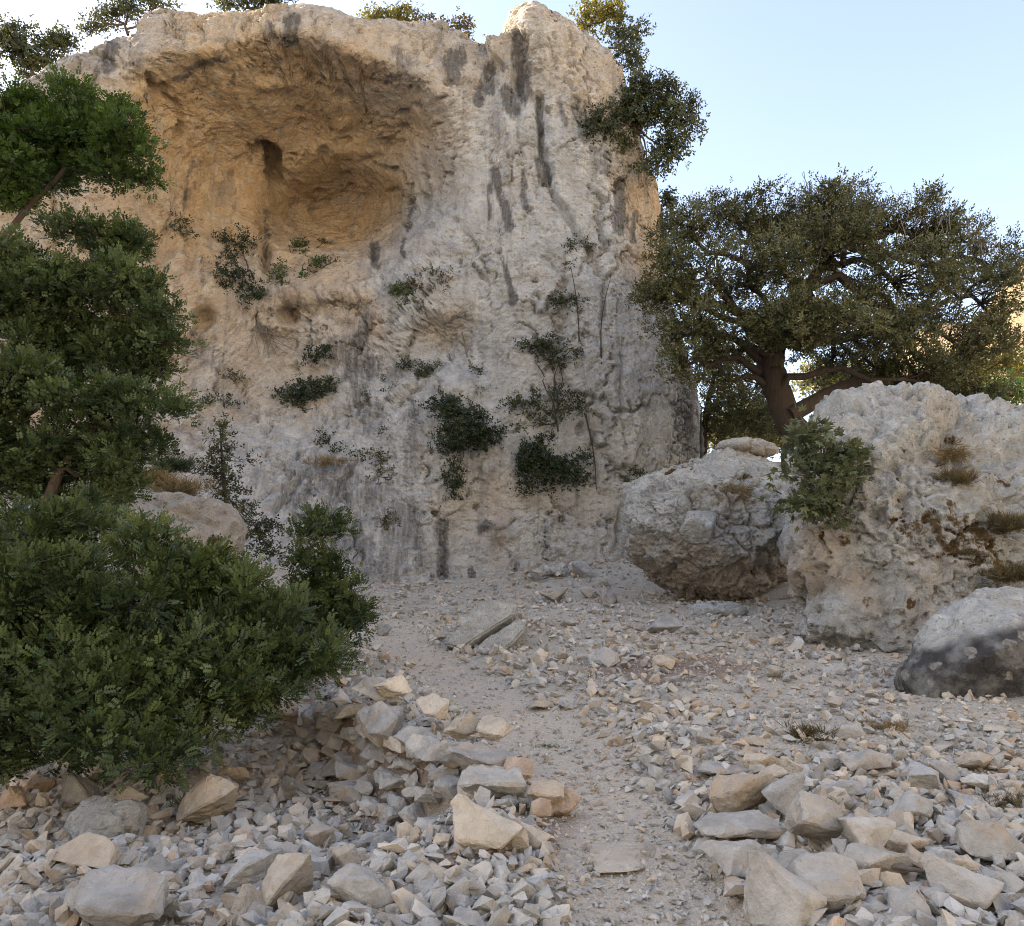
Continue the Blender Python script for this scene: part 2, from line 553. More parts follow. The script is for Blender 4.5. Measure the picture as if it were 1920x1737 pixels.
def build_ground():
    xs = axis(-260, -6, 8, 300, 0.075)
    ya = [1.2]
    while ya[-1] < 24: ya.append(ya[-1] + max(0.05, ya[-1] * 0.0095))
    s = 0.3
    while ya[-1] < 400: s *= 1.14; ya.append(ya[-1] + s)
    s, yb, y = 0.1, [], 1.2
    while y > -130: s *= 1.2; y -= s; yb.append(y)
    ys = np.array(yb[::-1] + ya)
    X, Y = np.meshgrid(xs, ys)
    Z = G(X, Y)
    V = np.stack([X.ravel(), Y.ravel(), Z.ravel()], 1)
    nx, ny = len(xs), len(ys)
    i = (np.arange(ny - 1)[:, None] * nx + np.arange(nx - 1)[None, :])
    F = np.stack([i, i + 1, i + nx + 1, i + nx], -1).reshape(-1, 4)
    nn = fbm(V * [1, 1, 0], 0.8, 4, seed=9)
    off = np.abs(V[:, 0] - path_x(V[:, 1])) / path_w(V[:, 1]) + nn * 0.5
    path = sstep(1.25, 0.75, off) * sstep(14, 12, V[:, 1])
    sp = np.zeros(len(V))
    for (px, py, r) in [(1190, 1255, 0.9), (1330, 1250, 0.7), (640, 1400, 0.5), (760, 1470, 0.45), (980, 1530, 0.35), (860, 1590, 0.3), (960, 1170, 0.8)]:
        g = gpt(px, py)
        sp = np.maximum(sp, sstep(1.1, 0.4, np.hypot(V[:, 0] - g[0], (V[:, 1] - g[1]) / 1.3) / r + nn * 0.5) * 0.8)
    cen = V[F].mean(1)
    inp = path[F].mean(1) > 0.5
    for nm, sel in (('ground', ~inp), ('path', inp)):
        f = F[sel]
        u, inv = np.unique(f, return_inverse=True)
        me = mk_mesh(nm, V[u], [inv.reshape(-1, 4)], {'path': path[u], 'soil': sp[u]}, True, M_GROUND)
        o = link(nm, me)
        o['kind'] = 'structure'
build_ground()

# far sunlit hill at the right
def build_hill():
    n = 90
    u, v = np.meshgrid(np.linspace(0, 1, n), np.linspace(0, 1, n))
    x = 60 + 260 * u
    y = 140 + 200 * v
    P = np.stack([x.ravel() , y.ravel(), 0 * x.ravel()], 1)
    h = 95 * sstep(92, 150, x) + 22 * (fbm(P, 45, 5).reshape(x.shape)) * sstep(92, 108, x)
    h = h * sstep(132, 185, y + 0.25 * (x - 60)) 
    V = np.stack([x.ravel(), y.ravel(), (h + 2).ravel()], 1)
    i = (np.arange(n - 1)[:, None] * n + np.arange(n - 1)[None, :])
    F = np.stack([i, i + 1, i + n + 1, i + n], -1).reshape(-1, 4)
    o = link('hill', mk_mesh('hill', V, [F], None, True, M_HILL))
    o['kind'] = 'structure'
build_hill()

# ------------------------------------------------------------------ the cliff
CTRL = [  # pixel x, pixel y, distance of the rock face with the cave filled in
    (-1500, 0, 9), (-1500, 1200, 8), (-900, 100, 14), (-900, 700, 13), (-900, 1200, 12),
    (-300, 160, 18), (-300, 600, 17.5), (-300, 1200, 15),
    (0, 150, 19.8), (0, 400, 20), (0, 800, 18.8), (0, 1200, 16.5),
    (150, 90, 20.3), (150, 300, 20.6), (150, 600, 20.8), (150, 850, 19.8), (150, 1200, 17),
    (280, 10, 20.8), (280, 110, 20.2), (300, 350, 21.2), (300, 620, 21.8), (300, 850, 20.9), (300, 1000, 19.2), (300, 1200, 17.6),
    (420, 10, 20.9), (420, 80, 20.1), (420, 350, 21.4), (420, 560, 22.6), (420, 700, 22.6), (420, 850, 21.7), (420, 1000, 19.9), (420, 1200, 18),
    (560, 0, 20.8), (560, 70, 20.0), (560, 120, 20.2), (560, 350, 21.6), (530, 555, 22.9), (530, 600, 23.3), (530, 700, 23.6), (560, 780, 23.2), (560, 900, 21.8), (560, 1100, 19.6),
    (660, 20, 21.0), (660, 100, 20.4), (660, 350, 21.8), (650, 540, 22.8), (650, 620, 23.2), (660, 720, 23.2), (660, 800, 22.8), (680, 950, 21.4), (700, 1100, 20.3),
    (760, 40, 21.5), (760, 120, 21.0), (760, 350, 22.0), (760, 520, 22.5), (750, 640, 22.7), (740, 700, 23.0), (765, 760, 22.0), (780, 900, 21.6), (790, 1100, 21.0),
    (850, 40, 22.0), (850, 130, 21.5), (850, 300, 21.9), (850, 500, 22.2), (850, 600, 22.2), (850, 690, 22.8), (850, 735, 21.8), (850, 880, 21.8), (860, 1100, 21.7),
    (912, 60, 23.0), (912, 110, 22.6), (915, 200, 21.9), (930, 450, 21.9), (930, 650, 22.1), (930, 730, 22.1), (950, 900, 22.0), (950, 1100, 22.0),
    (955, 25, 22.0), (990, 28, 21.2), (990, 85, 21.3), (1000, 130, 21.7), (1040, 40, 21.5), (1060, 170, 21.5), (1050, 450, 21.9), (1050, 760, 22.1), (1050, 1100, 22.3),
    (1130, 80, 22.0), (1140, 250, 21.9), (1150, 500, 22.0), (1150, 800, 22.1), (1150, 1100, 22.3),
    (1210, 320, 22.8), (1220, 450, 22.8), (1220, 600, 22.5), (1240, 750, 22.6), (1240, 1100, 22.8), (1310, 780, 23.6), (1310, 1100, 23.8),
]
CAVES = [  # centre, radii left / right / up / down (px), depth, steepness up / other
    (540, 300, 335, 345, 200, 275, 3.1, 0.60, 1.15),
    (690, 300, 235, 165, 128, 190, 0.9, 0.50, 0.9),
    (632, 398, 148, 146, 112, 88, 2.7, 0.8, 0.50),
    (470, 330, 130, 90, 90, 190, 0.6, 0.8, 1.0),
    (300, 160, 90, 110, 30, 70, 0.5, 0.5, 1.0),
    (845, 625, 90, 66, 46, 80, 0.55, 0.5, 1.3),
    (665, 575, 72, 56, 20, 40, 0.5, 0.5, 1.2),
]
_c = np.array(CTRL, float)
CP = _c[:, :2] / 100.0
CV = _c[:, 2]
def _tk(r2): return 0.5 * r2 * np.log(r2 + 1e-9)
def tps_fit(P, v, lam=0.05):
    n = len(P)
    Kk = _tk(((P[:, None] - P[None]) ** 2).sum(-1)) + lam * np.eye(n)
    A = np.zeros((n + 3, n + 3))
    A[:n, :n] = Kk
    A[:n, n] = 1; A[:n, n + 1:] = P
    A[n, :n] = 1; A[n + 1:, :n] = P.T
    return np.linalg.solve(A, np.concatenate([v, np.zeros(3)]))
CW = tps_fit(CP, CV)
# table of the smooth rock face, 5 px apart
TX0, TY0, TD = -1600, -120, 5.0
_gx, _gy = np.meshgrid(np.arange(TX0, 1500, TD), np.arange(TY0, 1300, TD))
def _face(px, py):
    x, y = px / 100.0, py / 100.0
    out = CW[-3] + CW[-2] * x + CW[-1] * y
    for (a, b), w in zip(CP, CW[:-3]):
        out = out + w * _tk((x - a) ** 2 + (y - b) ** 2)
    P = np.stack([px.ravel(), py.ravel(), 0 * px.ravel()], 1)
    wx = fbm(P, 130, 4, seed=1).reshape(px.shape) * 26
    wy = fbm(P, 130, 4, seed=31).reshape(px.shape) * 20
    for cx, cy, l, r, u, d, A, qu, qo in CAVES:
        dx, dy = px + wx - cx, py + wy - cy
        nx = dx / np.where(dx < 0, l, r); ny = dy / np.where(dy < 0, u, d)
        rr = np.hypot(nx, ny)
        upness = np.clip(-ny / (rr + 1e-6), 0, 1)
        q = qo + (qu - qo) * upness
        out = out + A * np.clip(1 - rr * rr, 0, 1) ** q
    return out
TAB = _face(_gx, _gy)
for _ in range(1):
    TAB[1:-1, 1:-1] = 0.5 * TAB[1:-1, 1:-1] + 0.125 * (TAB[:-2, 1:-1] + TAB[2:, 1:-1] + TAB[1:-1, :-2] + TAB[1:-1, 2:])
def face_at(px, py):
    u = np.clip((px - TX0) / TD, 0, TAB.shape[1] - 1.001); v = np.clip((py - TY0) / TD, 0, TAB.shape[0] - 1.001)
    i, j = u.astype(int), v.astype(int)
    fu, fv = u - i, v - j
    return (TAB[j, i] * (1 - fu) + TAB[j, i + 1] * fu) * (1 - fv) + (TAB[j + 1, i] * (1 - fu) + TAB[j + 1, i + 1] * fu) * fv
def tps(x, z):
    """smooth rock face: distance y of the surface at world x, z"""
    c, s = math.cos(PITCH), math.sin(PITCH)
    Y = np.full(x.shape, 21.5)
    for k in range(40):
        h = z - CAMZ
        fw = c * Y + s * h
        px = W / 2 + FPX * x / fw
        py = H / 2 - FPX * (c * h - s * Y) / fw
        Y = Y + 0.35 * (face_at(px, py) - Y)
    # outside the picture the wall is swung forward on the left to shade the scene
    k = sstep(-15.2, -17.4, x)
    return Y * (1 - k) + k * (18 + 0.9 * (x + 15.5))

def cpix(px, py):
    """cliff point (smooth surface) seen at a pixel: x, z"""
    Y = float(face_at(np.array([float(px)]), np.array([float(py)]))[0])
    p = at(px, py, Y)
    return p[0], p[2]

def face_uv(x, y, z):
    """picture measure of points on the face, used to place cracks, holes and stains"""
    c, s_ = math.cos(PITCH), math.sin(PITCH)
    h = z - CAMZ
    fw = c * y + s_ * h
    return W / 2 + FPX * x / fw, H / 2 - FPX * (c * h - s_ * y) / fw
HOLES = [  # px, py, rx, ry, depth
    (514, 314, 17, 46, 1.5), (492, 278, 26, 14, 0.8), (522, 330, 11, 26, 0.8),
    (385, 597, 28, 25, 0.8), (540, 592, 24, 18, 0.6),
    (497, 470, 9, 45, 0.7), (725, 266, 22, 12, 0.45), (700, 295, 26, 7, 0.35), (648, 262, 16, 9, 0.3), (605, 285, 10, 14, 0.3),
    (300, 165, 24, 12, 0.5), (335, 250, 12, 22, 0.5), (975, 95, 22, 40, 0.5), (975, 150, 18, 40, 0.45), (1085, 805, 9, 16, 0.4),
    (640, 180, 24, 10, 0.25), (560, 205, 14, 10, 0.25), (300, 470, 30, 40, 0.4), (360, 470, 16, 50, 0.3),
    (880, 165, 30, 14, 0.3), (930, 130, 26, 12, 0.25), (800, 370, 14, 60, 0.15), (700, 478, 8, 18, 0.3),
]
_r = random.Random(5)
for _i in range(46):   # weathering pockets in the cave roof
    HOLES.append((_r.uniform(540, 860), _r.uniform(150, 430), _r.uniform(4, 13), _r.uniform(3, 9), _r.uniform(0.12, 0.4)))
for _i in range(60):
    HOLES.append((_r.uniform(300, 1180), _r.uniform(200, 1000), _r.uniform(3, 8), _r.uniform(4, 12), _r.uniform(0.10, 0.3)))
BUMPS = [  # px, py, rx, ry, towards the viewer
    (912, 990, 16, 9, 0.35), (940, 1000, 40, 18, 0.25), (560, 560, 60, 14, 0.35), (640, 230, 20, 12, 0.2), (520, 150, 60, 10, 0.2),
    (850, 730, 60, 30, 0.3), (345, 265, 10, 24, 0.3), (1020, 60, 50, 40, 0.2), (930, 95, 22, 30, 0.35), (1080, 470, 12, 40, 0.12),
]
CRACKS = [  # pixel polyline, half width in px, depth
    ([(1008, 180), (1015, 260), (1025, 330), (1040, 380), (1070, 430), (1100, 480), (1130, 530), (1128, 560)], 6, 0.35),
    ([(740, 318), (762, 330), (772, 355), (768, 400), (760, 430)], 4, 0.35),
    ([(275, 140), (290, 165), (320, 187)], 5, 0.4),
    ([(330, 190), (335, 230), (350, 275)], 6, 0.35),
    ([(1140, 520), (1125, 590), (1118, 650)], 2.5, 0.15),
    ([(1100, 770), (1108, 830), (1115, 900)], 4, 0.25),
    ([(605, 870), (560, 920), (515, 965)], 6, 0.3),
    ([(660, 890), (630, 940), (590, 990)], 4, 0.2),
    ([(740, 762), (770, 735), (820, 708), (860, 700)], 4, 0.3),
    ([(925, 1005), (945, 995), (965, 978)], 3, 0.2),
    ([(1180, 880), (1160, 960), (1150, 1040)], 4, 0.2),
    ([(1165, 640), (1160, 760), (1170, 840)], 3, 0.15),
    ([(350, 360), (345, 420)], 3, 0.15), ([(780, 620), (760, 680)], 4, 0.2),
    ([(870, 70), (905, 62), (925, 62)], 5, 0.5), ([(680, 300), (735, 318)], 4, 0.25),
]
STAINS = [  # pixel polyline, half width, strength
    ([(548, 40), (542, 75)], 15, 0.9), ([(505, 55), (500, 80)], 10, 0.6), ([(748, 95), (760, 125)], 16, 0.5), ([(856, 98), (853, 142)], 16, 0.9),
    ([(842, 120), (848, 150)], 12, 0.9), ([(918, 128), (900, 190)], 13, 0.95), ([(950, 168), (962, 205)], 14, 0.9), ([(968, 70), (985, 190)], 14, 0.8),
    ([(1010, 190), (1018, 330)], 7, 0.75), ([(1013, 305), (1022, 345)], 11, 0.95), ([(925, 318), (942, 372), (955, 430)], 9, 0.95), ([(920, 350), (918, 410)], 5, 0.8),
    ([(981, 325), (983, 385)], 6, 0.75), ([(1162, 338), (1163, 430)], 12, 0.95), ([(1188, 405), (1187, 450)], 6, 0.8), ([(701, 465), (704, 500)], 8, 0.95),
    ([(772, 340), (770, 400), (764, 430)], 4, 0.9), ([(757, 448), (757, 480)], 5, 0.8), ([(950, 500), (960, 570)], 6, 0.8), ([(945, 480), (948, 530)], 4, 0.7), ([(1130, 560), (1128, 600)], 5, 0.5),
    ([(330, 150), (352, 128), (425, 112)], 7, 0.8), ([(240, 125), (320, 108)], 6, 0.5), ([(212, 80), (200, 128)], 14, 0.75), ([(380, 80), (470, 65), (560, 70)], 6, 0.45),
    ([(190, 120), (175, 150)], 10, 0.5), ([(700, 150), (760, 140), (800, 165)], 12, 0.45), ([(1135, 290), (1140, 320)], 10, 0.6), ([(1080, 190), (1100, 260)], 14, 0.6), ([(1050, 190), (1060, 230)], 8, 0.6),
    ([(700, 600), (672, 640), (650, 700)], 16, 0.7), ([(640, 660), (690, 690)], 34, 0.55), ([(670, 720), (690, 800)], 22, 0.45), ([(735, 700), (800, 690)], 14, 0.4),
    ([(828, 990), (832, 1085)], 12, 0.8), ([(790, 1010), (786, 1060)], 14, 0.55), ([(886, 1068), (890, 1095)], 9, 0.9), ([(970, 1060), (968, 1085)], 6, 0.6), ([(760, 1030), (740, 1080)], 16, 0.4),
    ([(620, 900), (760, 980)], 44, 0.5), ([(560, 940), (700, 1050)], 40, 0.5), ([(780, 780), (770, 900)], 24, 0.4), ([(820, 800), (900, 880)], 30, 0.35), ([(480, 900), (600, 860)], 30, 0.3), ([(915, 985), (905, 995)], 9, 0.8),
    ([(340, 640), (400, 680)], 20, 0.4), ([(355, 620), (400, 660)], 8, 0.5), ([(470, 300), (490, 260), (515, 275)], 8, 0.5), ([(1080, 900), (1090, 960)], 14, 0.3), ([(1290, 770), (1300, 850)], 18, 0.6),
    ([(360, 290), (352, 340), (345, 420)], 4, 0.6), ([(372, 300), (368, 360)], 5, 0.5), ([(388, 310), (380, 350)], 4, 0.5), ([(440, 380), (420, 470)], 5, 0.35), ([(500, 400), (495, 500)], 6, 0.7), ([(380, 480), (378, 540)], 6, 0.5),
    ([(440, 140), (430, 165)], 5, 0.6), ([(420, 150), (405, 172)], 4, 0.4),
]
WARMP = [(0, 300, .75), (0, 700, .5), (100, 120, .45), (200, 110, .45), (300, 40, .55), (420, 40, .6), (540, 40, .6), (640, 50, .55), (760, 90, .5), (850, 100, .45), (300, 200, .95), (420, 130, .95), (540, 130, .95), (640, 150, .8), (420, 220, 1.0), (540, 250, .95), (640, 250, .9), (740, 250, .8), (640, 400, .95), (720, 360, .9), (560, 450, .85),
         (400, 400, .9), (300, 400, .8), (400, 550, .7), (300, 600, .65), (550, 590, .7), (660, 570, .6), (520, 680, .55), (450, 720, .55), (600, 620, .4), (820, 180, .45), (800, 300, .35), (780, 400, .25), (850, 590, .5), (880, 450, .15), (960, 250, .22), (960, 60, .6), (950, 400, .18), (1000, 310, .4), (1080, 100, .5), (1100, 60, .5),
         (1150, 160, .55), (1060, 300, .12), (1100, 420, .08), (1215, 400, .75), (1235, 480, .8), (1180, 600, .05), (1050, 600, .08), (1150, 800, .08), (950, 650, .12), (900, 820, .1), (940, 970, .42), (1060, 960, .45), (870, 960, .45), (800, 760, .2), (700, 720, .25), (650, 900, .12), (560, 950, .15), (450, 880, .3), (300, 850, .4), (760, 1050, .12), (1150, 1000, .3), (740, 540, .2)]

def cliff_relief(P):
    """height of the rock relief above the smooth face, outwards positive"""
    x, y, z = P[:, 0], P[:, 1], P[:, 2]
    u, v = face_uv(x, y, z)
    u = u + 11 * fbm(P, 0.6, 3, seed=41); v = v + 11 * fbm(P, 0.6, 3, seed=51)
    h = np.zeros(len(P))
    for a, b, rx, ry, d in HOLES:
        h = h - d * sstep(1.15, 0.45 if d < 0.9 else 0.62, np.hypot((u - a) / rx, (v - b) / ry))
    for a, b, rx, ry, d in BUMPS:
        h = h + d * sstep(1.2, 0.4, np.hypot((u - a) / rx, (v - b) / ry))
    for pl, w, d in CRACKS:
        h = h - d * sstep(1.6, 0.2, segdist(u, v, pl) / w)
    fw = sstep(-2.5, 0.5, x)                        # fluted right part, bedded left part
    cave = sstep(1.35, 1.0, np.hypot((u - 550) / 335, (v - 300) / 205))
    h = h - 0.26 * fbm(P, 3.2, 3, seed=2)
    h = h + 0.13 * fbm(P * [1, 1, 1.2], 1.3, 5, 0.56, seed=3, ridged=True)
    fl = fbm(P * [1, 1, 0.22], 0.6, 4, 0.55, seed=4, ridged=True)
    h = h + 0.15 * fl * (0.2 + 0.8 * fw) * (1 - cave)
    bd = fbm(np.stack([x * 0.30, y * 0.35, z + 0.22 * x + 0.25 * y], 1), 0.42, 4, 0.55, seed=8, ridged=True)
    h = h + 0.11 * bd * (1 - 0.75 * fw) * (1 - 0.35 * cave)
    st = fbm(P * [1, 1, 0.8], 0.9, 3, seed=6)
    h = h - 0.34 * (np.floor(st * 6) / 6 - st)
    s2 = fbm(P, 0.33, 2, seed=16)
    h = h - 0.12 * (np.floor(s2 * 4) / 4 - s2) * (1 - 0.4 * cave)
    h = h - 0.06 * fbm(P, 0.20, 3, 0.65, seed=7)
    h = h * (1 - 0.30 * fw * sstep(250, 420, v)) * (1 - 0.25 * cave)
    Pw = P + np.stack([fbm(P, 0.6, 3, seed=61), fbm(P, 0.6, 3, seed=62), fbm(P, 0.6, 3, seed=63)], 1) * 0.45
    m = sstep(-0.15, 0.25, fbm(P, 2.0, 2, seed=64))
    f1, f2, c = worley(Pw * [1, 1, 0.42], 1.5, 1)   # long joints
    h = h + (0.35 + 0.65 * m) * (1 - 0.85 * cave) * (-0.22 * sstep(0.045, 0.0, f2 - f1) + 0.26 * (c - 0.5))
    f1, f2, c = worley(Pw * [1, 1, 0.75], 0.45, 2)
    h = h + m * (-0.07 * sstep(0.09, 0.0, f2 - f1) + 0.08 * (c - 0.5))
    return h

SIL = [(-100, 150, 19.2), (0, 160, 19.8), (80, 120, 20.2), (150, 95, 20.5), (210, 74, 20.7), (262, 56, 20.8), (268, 30, 20.9), (280, 16, 21), (320, 10, 21), (370, 17, 21.1), (440, 30, 21.2), (480, 28, 21.2), (520, 20, 21.2), (570, 16, 21.2), (640, 25, 21.3), (658, 36, 21.4), (700, 54, 21.8), (760, 50, 22), (830, 48, 22.2), (880, 50, 22.4), (905, 54, 22.5), (916, 60, 22.5), (934, 48, 22.4), (945, 32, 22.3), (958, 22, 22.3), (985, 25, 22.3), (1015, 30, 22.2), (1040, 38, 22.2), (1075, 52, 22.2), (1110, 70, 22.2), (1140, 92, 22.3), (1163, 120, 22.4), (1174, 150, 22.5), (1184, 195, 22.7), (1197, 245, 22.9), (1216, 300, 23.0), (1236, 335, 23.2), (1243, 380, 23.3), (1240, 440, 23.3), (1243, 490, 23.4), (1256, 560, 23.6), (1280, 650, 23.9), (1302, 720, 24.1), (1309, 770, 24.2), (1313, 860, 24.2), (1318, 1000, 24.2)]
def build_cliff():
    LW = [(-38, 0, 18), (-30, 0, 18), (-24, 0, 18), (-20, 0, 18.5), (-17.5, 0, 18.5)]  # unseen left wall, added height blocks the sun
    S = np.array([(a, 18 + 0.9 * (a + 15.5), c) for a, _, c in LW] + [at(*s) for s in SIL])
    B = [l[0] for l in LW]
    for (px, py, Y) in SIL:
        b = px if px < 1080 else np.interp(px, [1080, 1175, 1243, 1318], [1080, 1195, 1290, 1320])
        if px > 1230: b = np.interp(py, [330, 440, 560, 720, 860, 1000], [1262, 1282, 1296, 1308, 1315, 1320])
        B.append(at(b, 1150, Y)[0])
    B = np.array(B)
    d = np.concatenate([[0], np.cumsum(np.linalg.norm(np.diff(S, axis=0), axis=1))])
    # more columns where the photo looks
    s0 = d[5]
    ss = np.concatenate([np.linspace(0, s0, 60)[:-1], np.linspace(s0, d[-1], 540)])
    sx, sz = np.interp(ss, d, S[:, 0]), np.interp(ss, d, S[:, 2])
    sy = np.interp(ss, d, S[:, 1])
    jit = fbm(np.stack([sx * 1.0, sz, 0 * sx], 1), 0.7, 4, 0.6) * 0.16
    sz = sz + jit * sstep(3, 6, sz)
    bx = np.interp(ss, d, B)
    bz = np.full_like(bx, -0.6) 
    nr = 500
    tz = np.linspace(0, 1, 400)
    den = 1 + 1.3 * sstep(0.60, 0.70, tz) * sstep(0.97, 0.90, tz)
    cum = np.concatenate([[0], np.cumsum((den[1:] + den[:-1]) / 2)]); cum /= cum[-1]
    t = np.interp(np.linspace(0, 1, nr), cum, tz)
    X = bx[None] + (sx - bx)[None] * t[:, None]
    Z = bz[None] + (sz - bz)[None] * t[:, None]
    Y = tps(X.ravel(), Z.ravel()).reshape(X.shape)
    for _ in range(10):
        Y[:, 1:-1] = 0.25 * Y[:, :-2] + 0.5 * Y[:, 1:-1] + 0.25 * Y[:, 2:]
    ds = np.hypot(np.diff(Z, axis=0), np.diff(Y, axis=0))
    ds = np.maximum(ds, 0.4 * np.diff(Z, axis=0))
    for _ in range(40):
        ds[:, 1:-1] = 0.25 * ds[:, :-2] + 0.5 * ds[:, 1:-1] + 0.25 * ds[:, 2:]
    cs = np.concatenate([np.zeros((1, X.shape[1])), np.cumsum(ds, axis=0)])
    cs /= cs[-1]
    q = np.linspace(0, 1, nr)
    for k in range(X.shape[1]):
        X[:, k], Y[:, k], Z[:, k] = np.interp(q, cs[:, k], X[:, k]), np.interp(q, cs[:, k], Y[:, k]), np.interp(q, cs[:, k], Z[:, k])
    for _ in range(4):
        Y[1:-1] = 0.25 * Y[:-2] + 0.5 * Y[1:-1] + 0.25 * Y[2:]
        Z[1:-1] = 0.25 * Z[:-2] + 0.5 * Z[1:-1] + 0.25 * Z[2:]
    Sm = np.stack([X, Y, Z], -1)
    A = np.gradient(Sm, axis=1); Bv = np.gradient(Sm, axis=0)
    N = np.cross(A, Bv)
    N /= np.linalg.norm(N, axis=-1)[..., None] + 1e-9
    N = np.where(N[..., 1:2] > 0, -N, N)
    rimf = sstep(0.0, 0.9, sz[None] - Z)
    hgt = cliff_relief(Sm.reshape(-1, 3)).reshape(X.shape)
    D = N * hgt[..., None]
    edge_f = np.clip(rimf, 0, 1)[..., None]
    D = D * edge_f + np.stack([0 * hgt, -hgt, 0 * hgt], -1) * (1 - edge_f)
    X, Y, Z = X + D[..., 0], Y + D[..., 1], Z + D[..., 2]
    right = sstep(1150, 1240, np.interp(ss, d, [-2000] * len(LW) + [s[0] for s in SIL]))
    # distance to the rim, for rounding the edge over
    R = 0.9
    dist = np.clip(sz[None] - Z, 0, 1e9)
    # on the right side distance is horizontal, from the edge curve
    k0 = len(LW) + 32
    ez = S[k0:, 2][::-1]; ex = S[k0:, 0][::-1]
    edge = np.interp(Z.ravel(), ez, ex).reshape(Z.shape)
    dist = np.where(right[None] > 0.02, np.minimum(dist, np.abs(edge - X) + 0.0), dist)
    k = np.clip(1 - dist / R, 0, 1)
    Y = Y + 0.7 * (1 - np.sqrt(1 - k * k * 0.998))
    # wrap over the top and round the right edge, then down the back
    rows = [np.stack([X, Y, Z], -1)]
    top = rows[0][-1]
    back = []
    for q, dy in enumerate([0.12, 0.3, 0.55, 0.9, 1.4, 2.0, 2.8, 3.8, 5.0, 6.2, 7.2]):
        r = top.copy()
        r[:, 1] += dy
        P = np.stack([r[:, 0], r[:, 1], r[:, 2]], 1)
        nz = fbm(P, 1.2, 4, seed=12) * min(0.5, dy * 0.5)
        r[:, 2] += (-0.10 * dy + nz - 0.25 * abs(nz)) * (1 - right)
        r[:, 0] += (-0.16 * dy + nz) * right
        back.append(r)
    for zf in (0.6, 0.0):
        r = back[-1].copy() if zf else back[10].copy()
        r[:, 2] = r[:, 2] * zf - (1 - zf) * 1.0
        r[:, 1] += 0.6
        back.append(r)
    V = np.concatenate([rows[0].reshape(-1, 3)] + back)
    n = len(ss)
    nt = nr + len(back)
    i = (np.arange(nt - 1)[:, None] * n + np.arange(n - 1)[None, :])
    F = np.stack([i, i + 1, i + n + 1, i + n], -1).reshape(-1, 4)
    # colour masks: iron-stained (warm) rock and dark water stains
    x, z = V[:, 0], V[:, 2]
    P = np.stack([x, 0 * x, z], 1)
    num = 0; den = 1e-9
    u, v = face_uv(x, V[:, 1], z)
    for a, b, w in WARMP:
        g = 1.0 / ((((u - a) / 70) ** 2 + ((v - b) / 70) ** 2) + 0.15) ** 1.6
        num = num + w * g; den = den + g
    warm = num / den
    n1 = fbm(P * [1, 1, 0.45], 0.35, 4, 0.6, seed=21)
    n2 = fbm(P, 0.9, 3, seed=22)
    n3 = fbm(P * [1, 1, 0.2], 0.13, 3, 0.6, seed=23)
    stain = np.zeros(len(V))
    for pl, w, s in STAINS:
        dd = segdist(u + 9 * n1 + 5 * n2, v + 16 * n2, pl) / w
        stain = np.maximum(stain, s * sstep(1.5, 0.4, dd + n1 * 1.0 + n3 * 0.7))
    me = mk_mesh('cliff', V, [F], {'warm': warm, 'stain': np.clip(stain * 1.3, 0, 1)}, True, M_CLIFF)
    o = link('cliff', me)
    o['kind'] = 'structure'
build_cliff()

def cpt(px, py, lift=0.0):
    """point on the rock face seen at a pixel"""
    Y = float(face_at(np.array([float(px)]), np.array([float(py)]))[0])
    return at(px, py, Y - lift - 0.05)

# ------------------------------------------------------------------ boulders
def ico(sub):
    bm = bmesh.new()
    bmesh.ops.create_icosphere(bm, subdivisions=sub, radius=1)
    bm.verts.ensure_lookup_table()
    V = np.array([v.co[:] for v in bm.verts])
    F = np.array([[v.index for v in f.verts] for f in bm.faces])
    bm.free()
    return V, F
ICO = {k: ico(k) for k in (4, 5, 6, 7)}

def star(dirs, lumps):
    r = np.full(len(dirs), 0.02)
    for c, rad in lumps:
        c, rad = np.asarray(c, float), np.asarray(rad, float)
        a = ((dirs / rad) ** 2).sum(1)
        b = (dirs * c / rad ** 2).sum(1)
        cc = ((c / rad) ** 2).sum() - 1
        disc = b * b - a * cc
        t = np.where(disc > 0, (b + np.sqrt(np.maximum(disc, 0))) / a, 0)
        r = np.maximum(r, t)
    return r

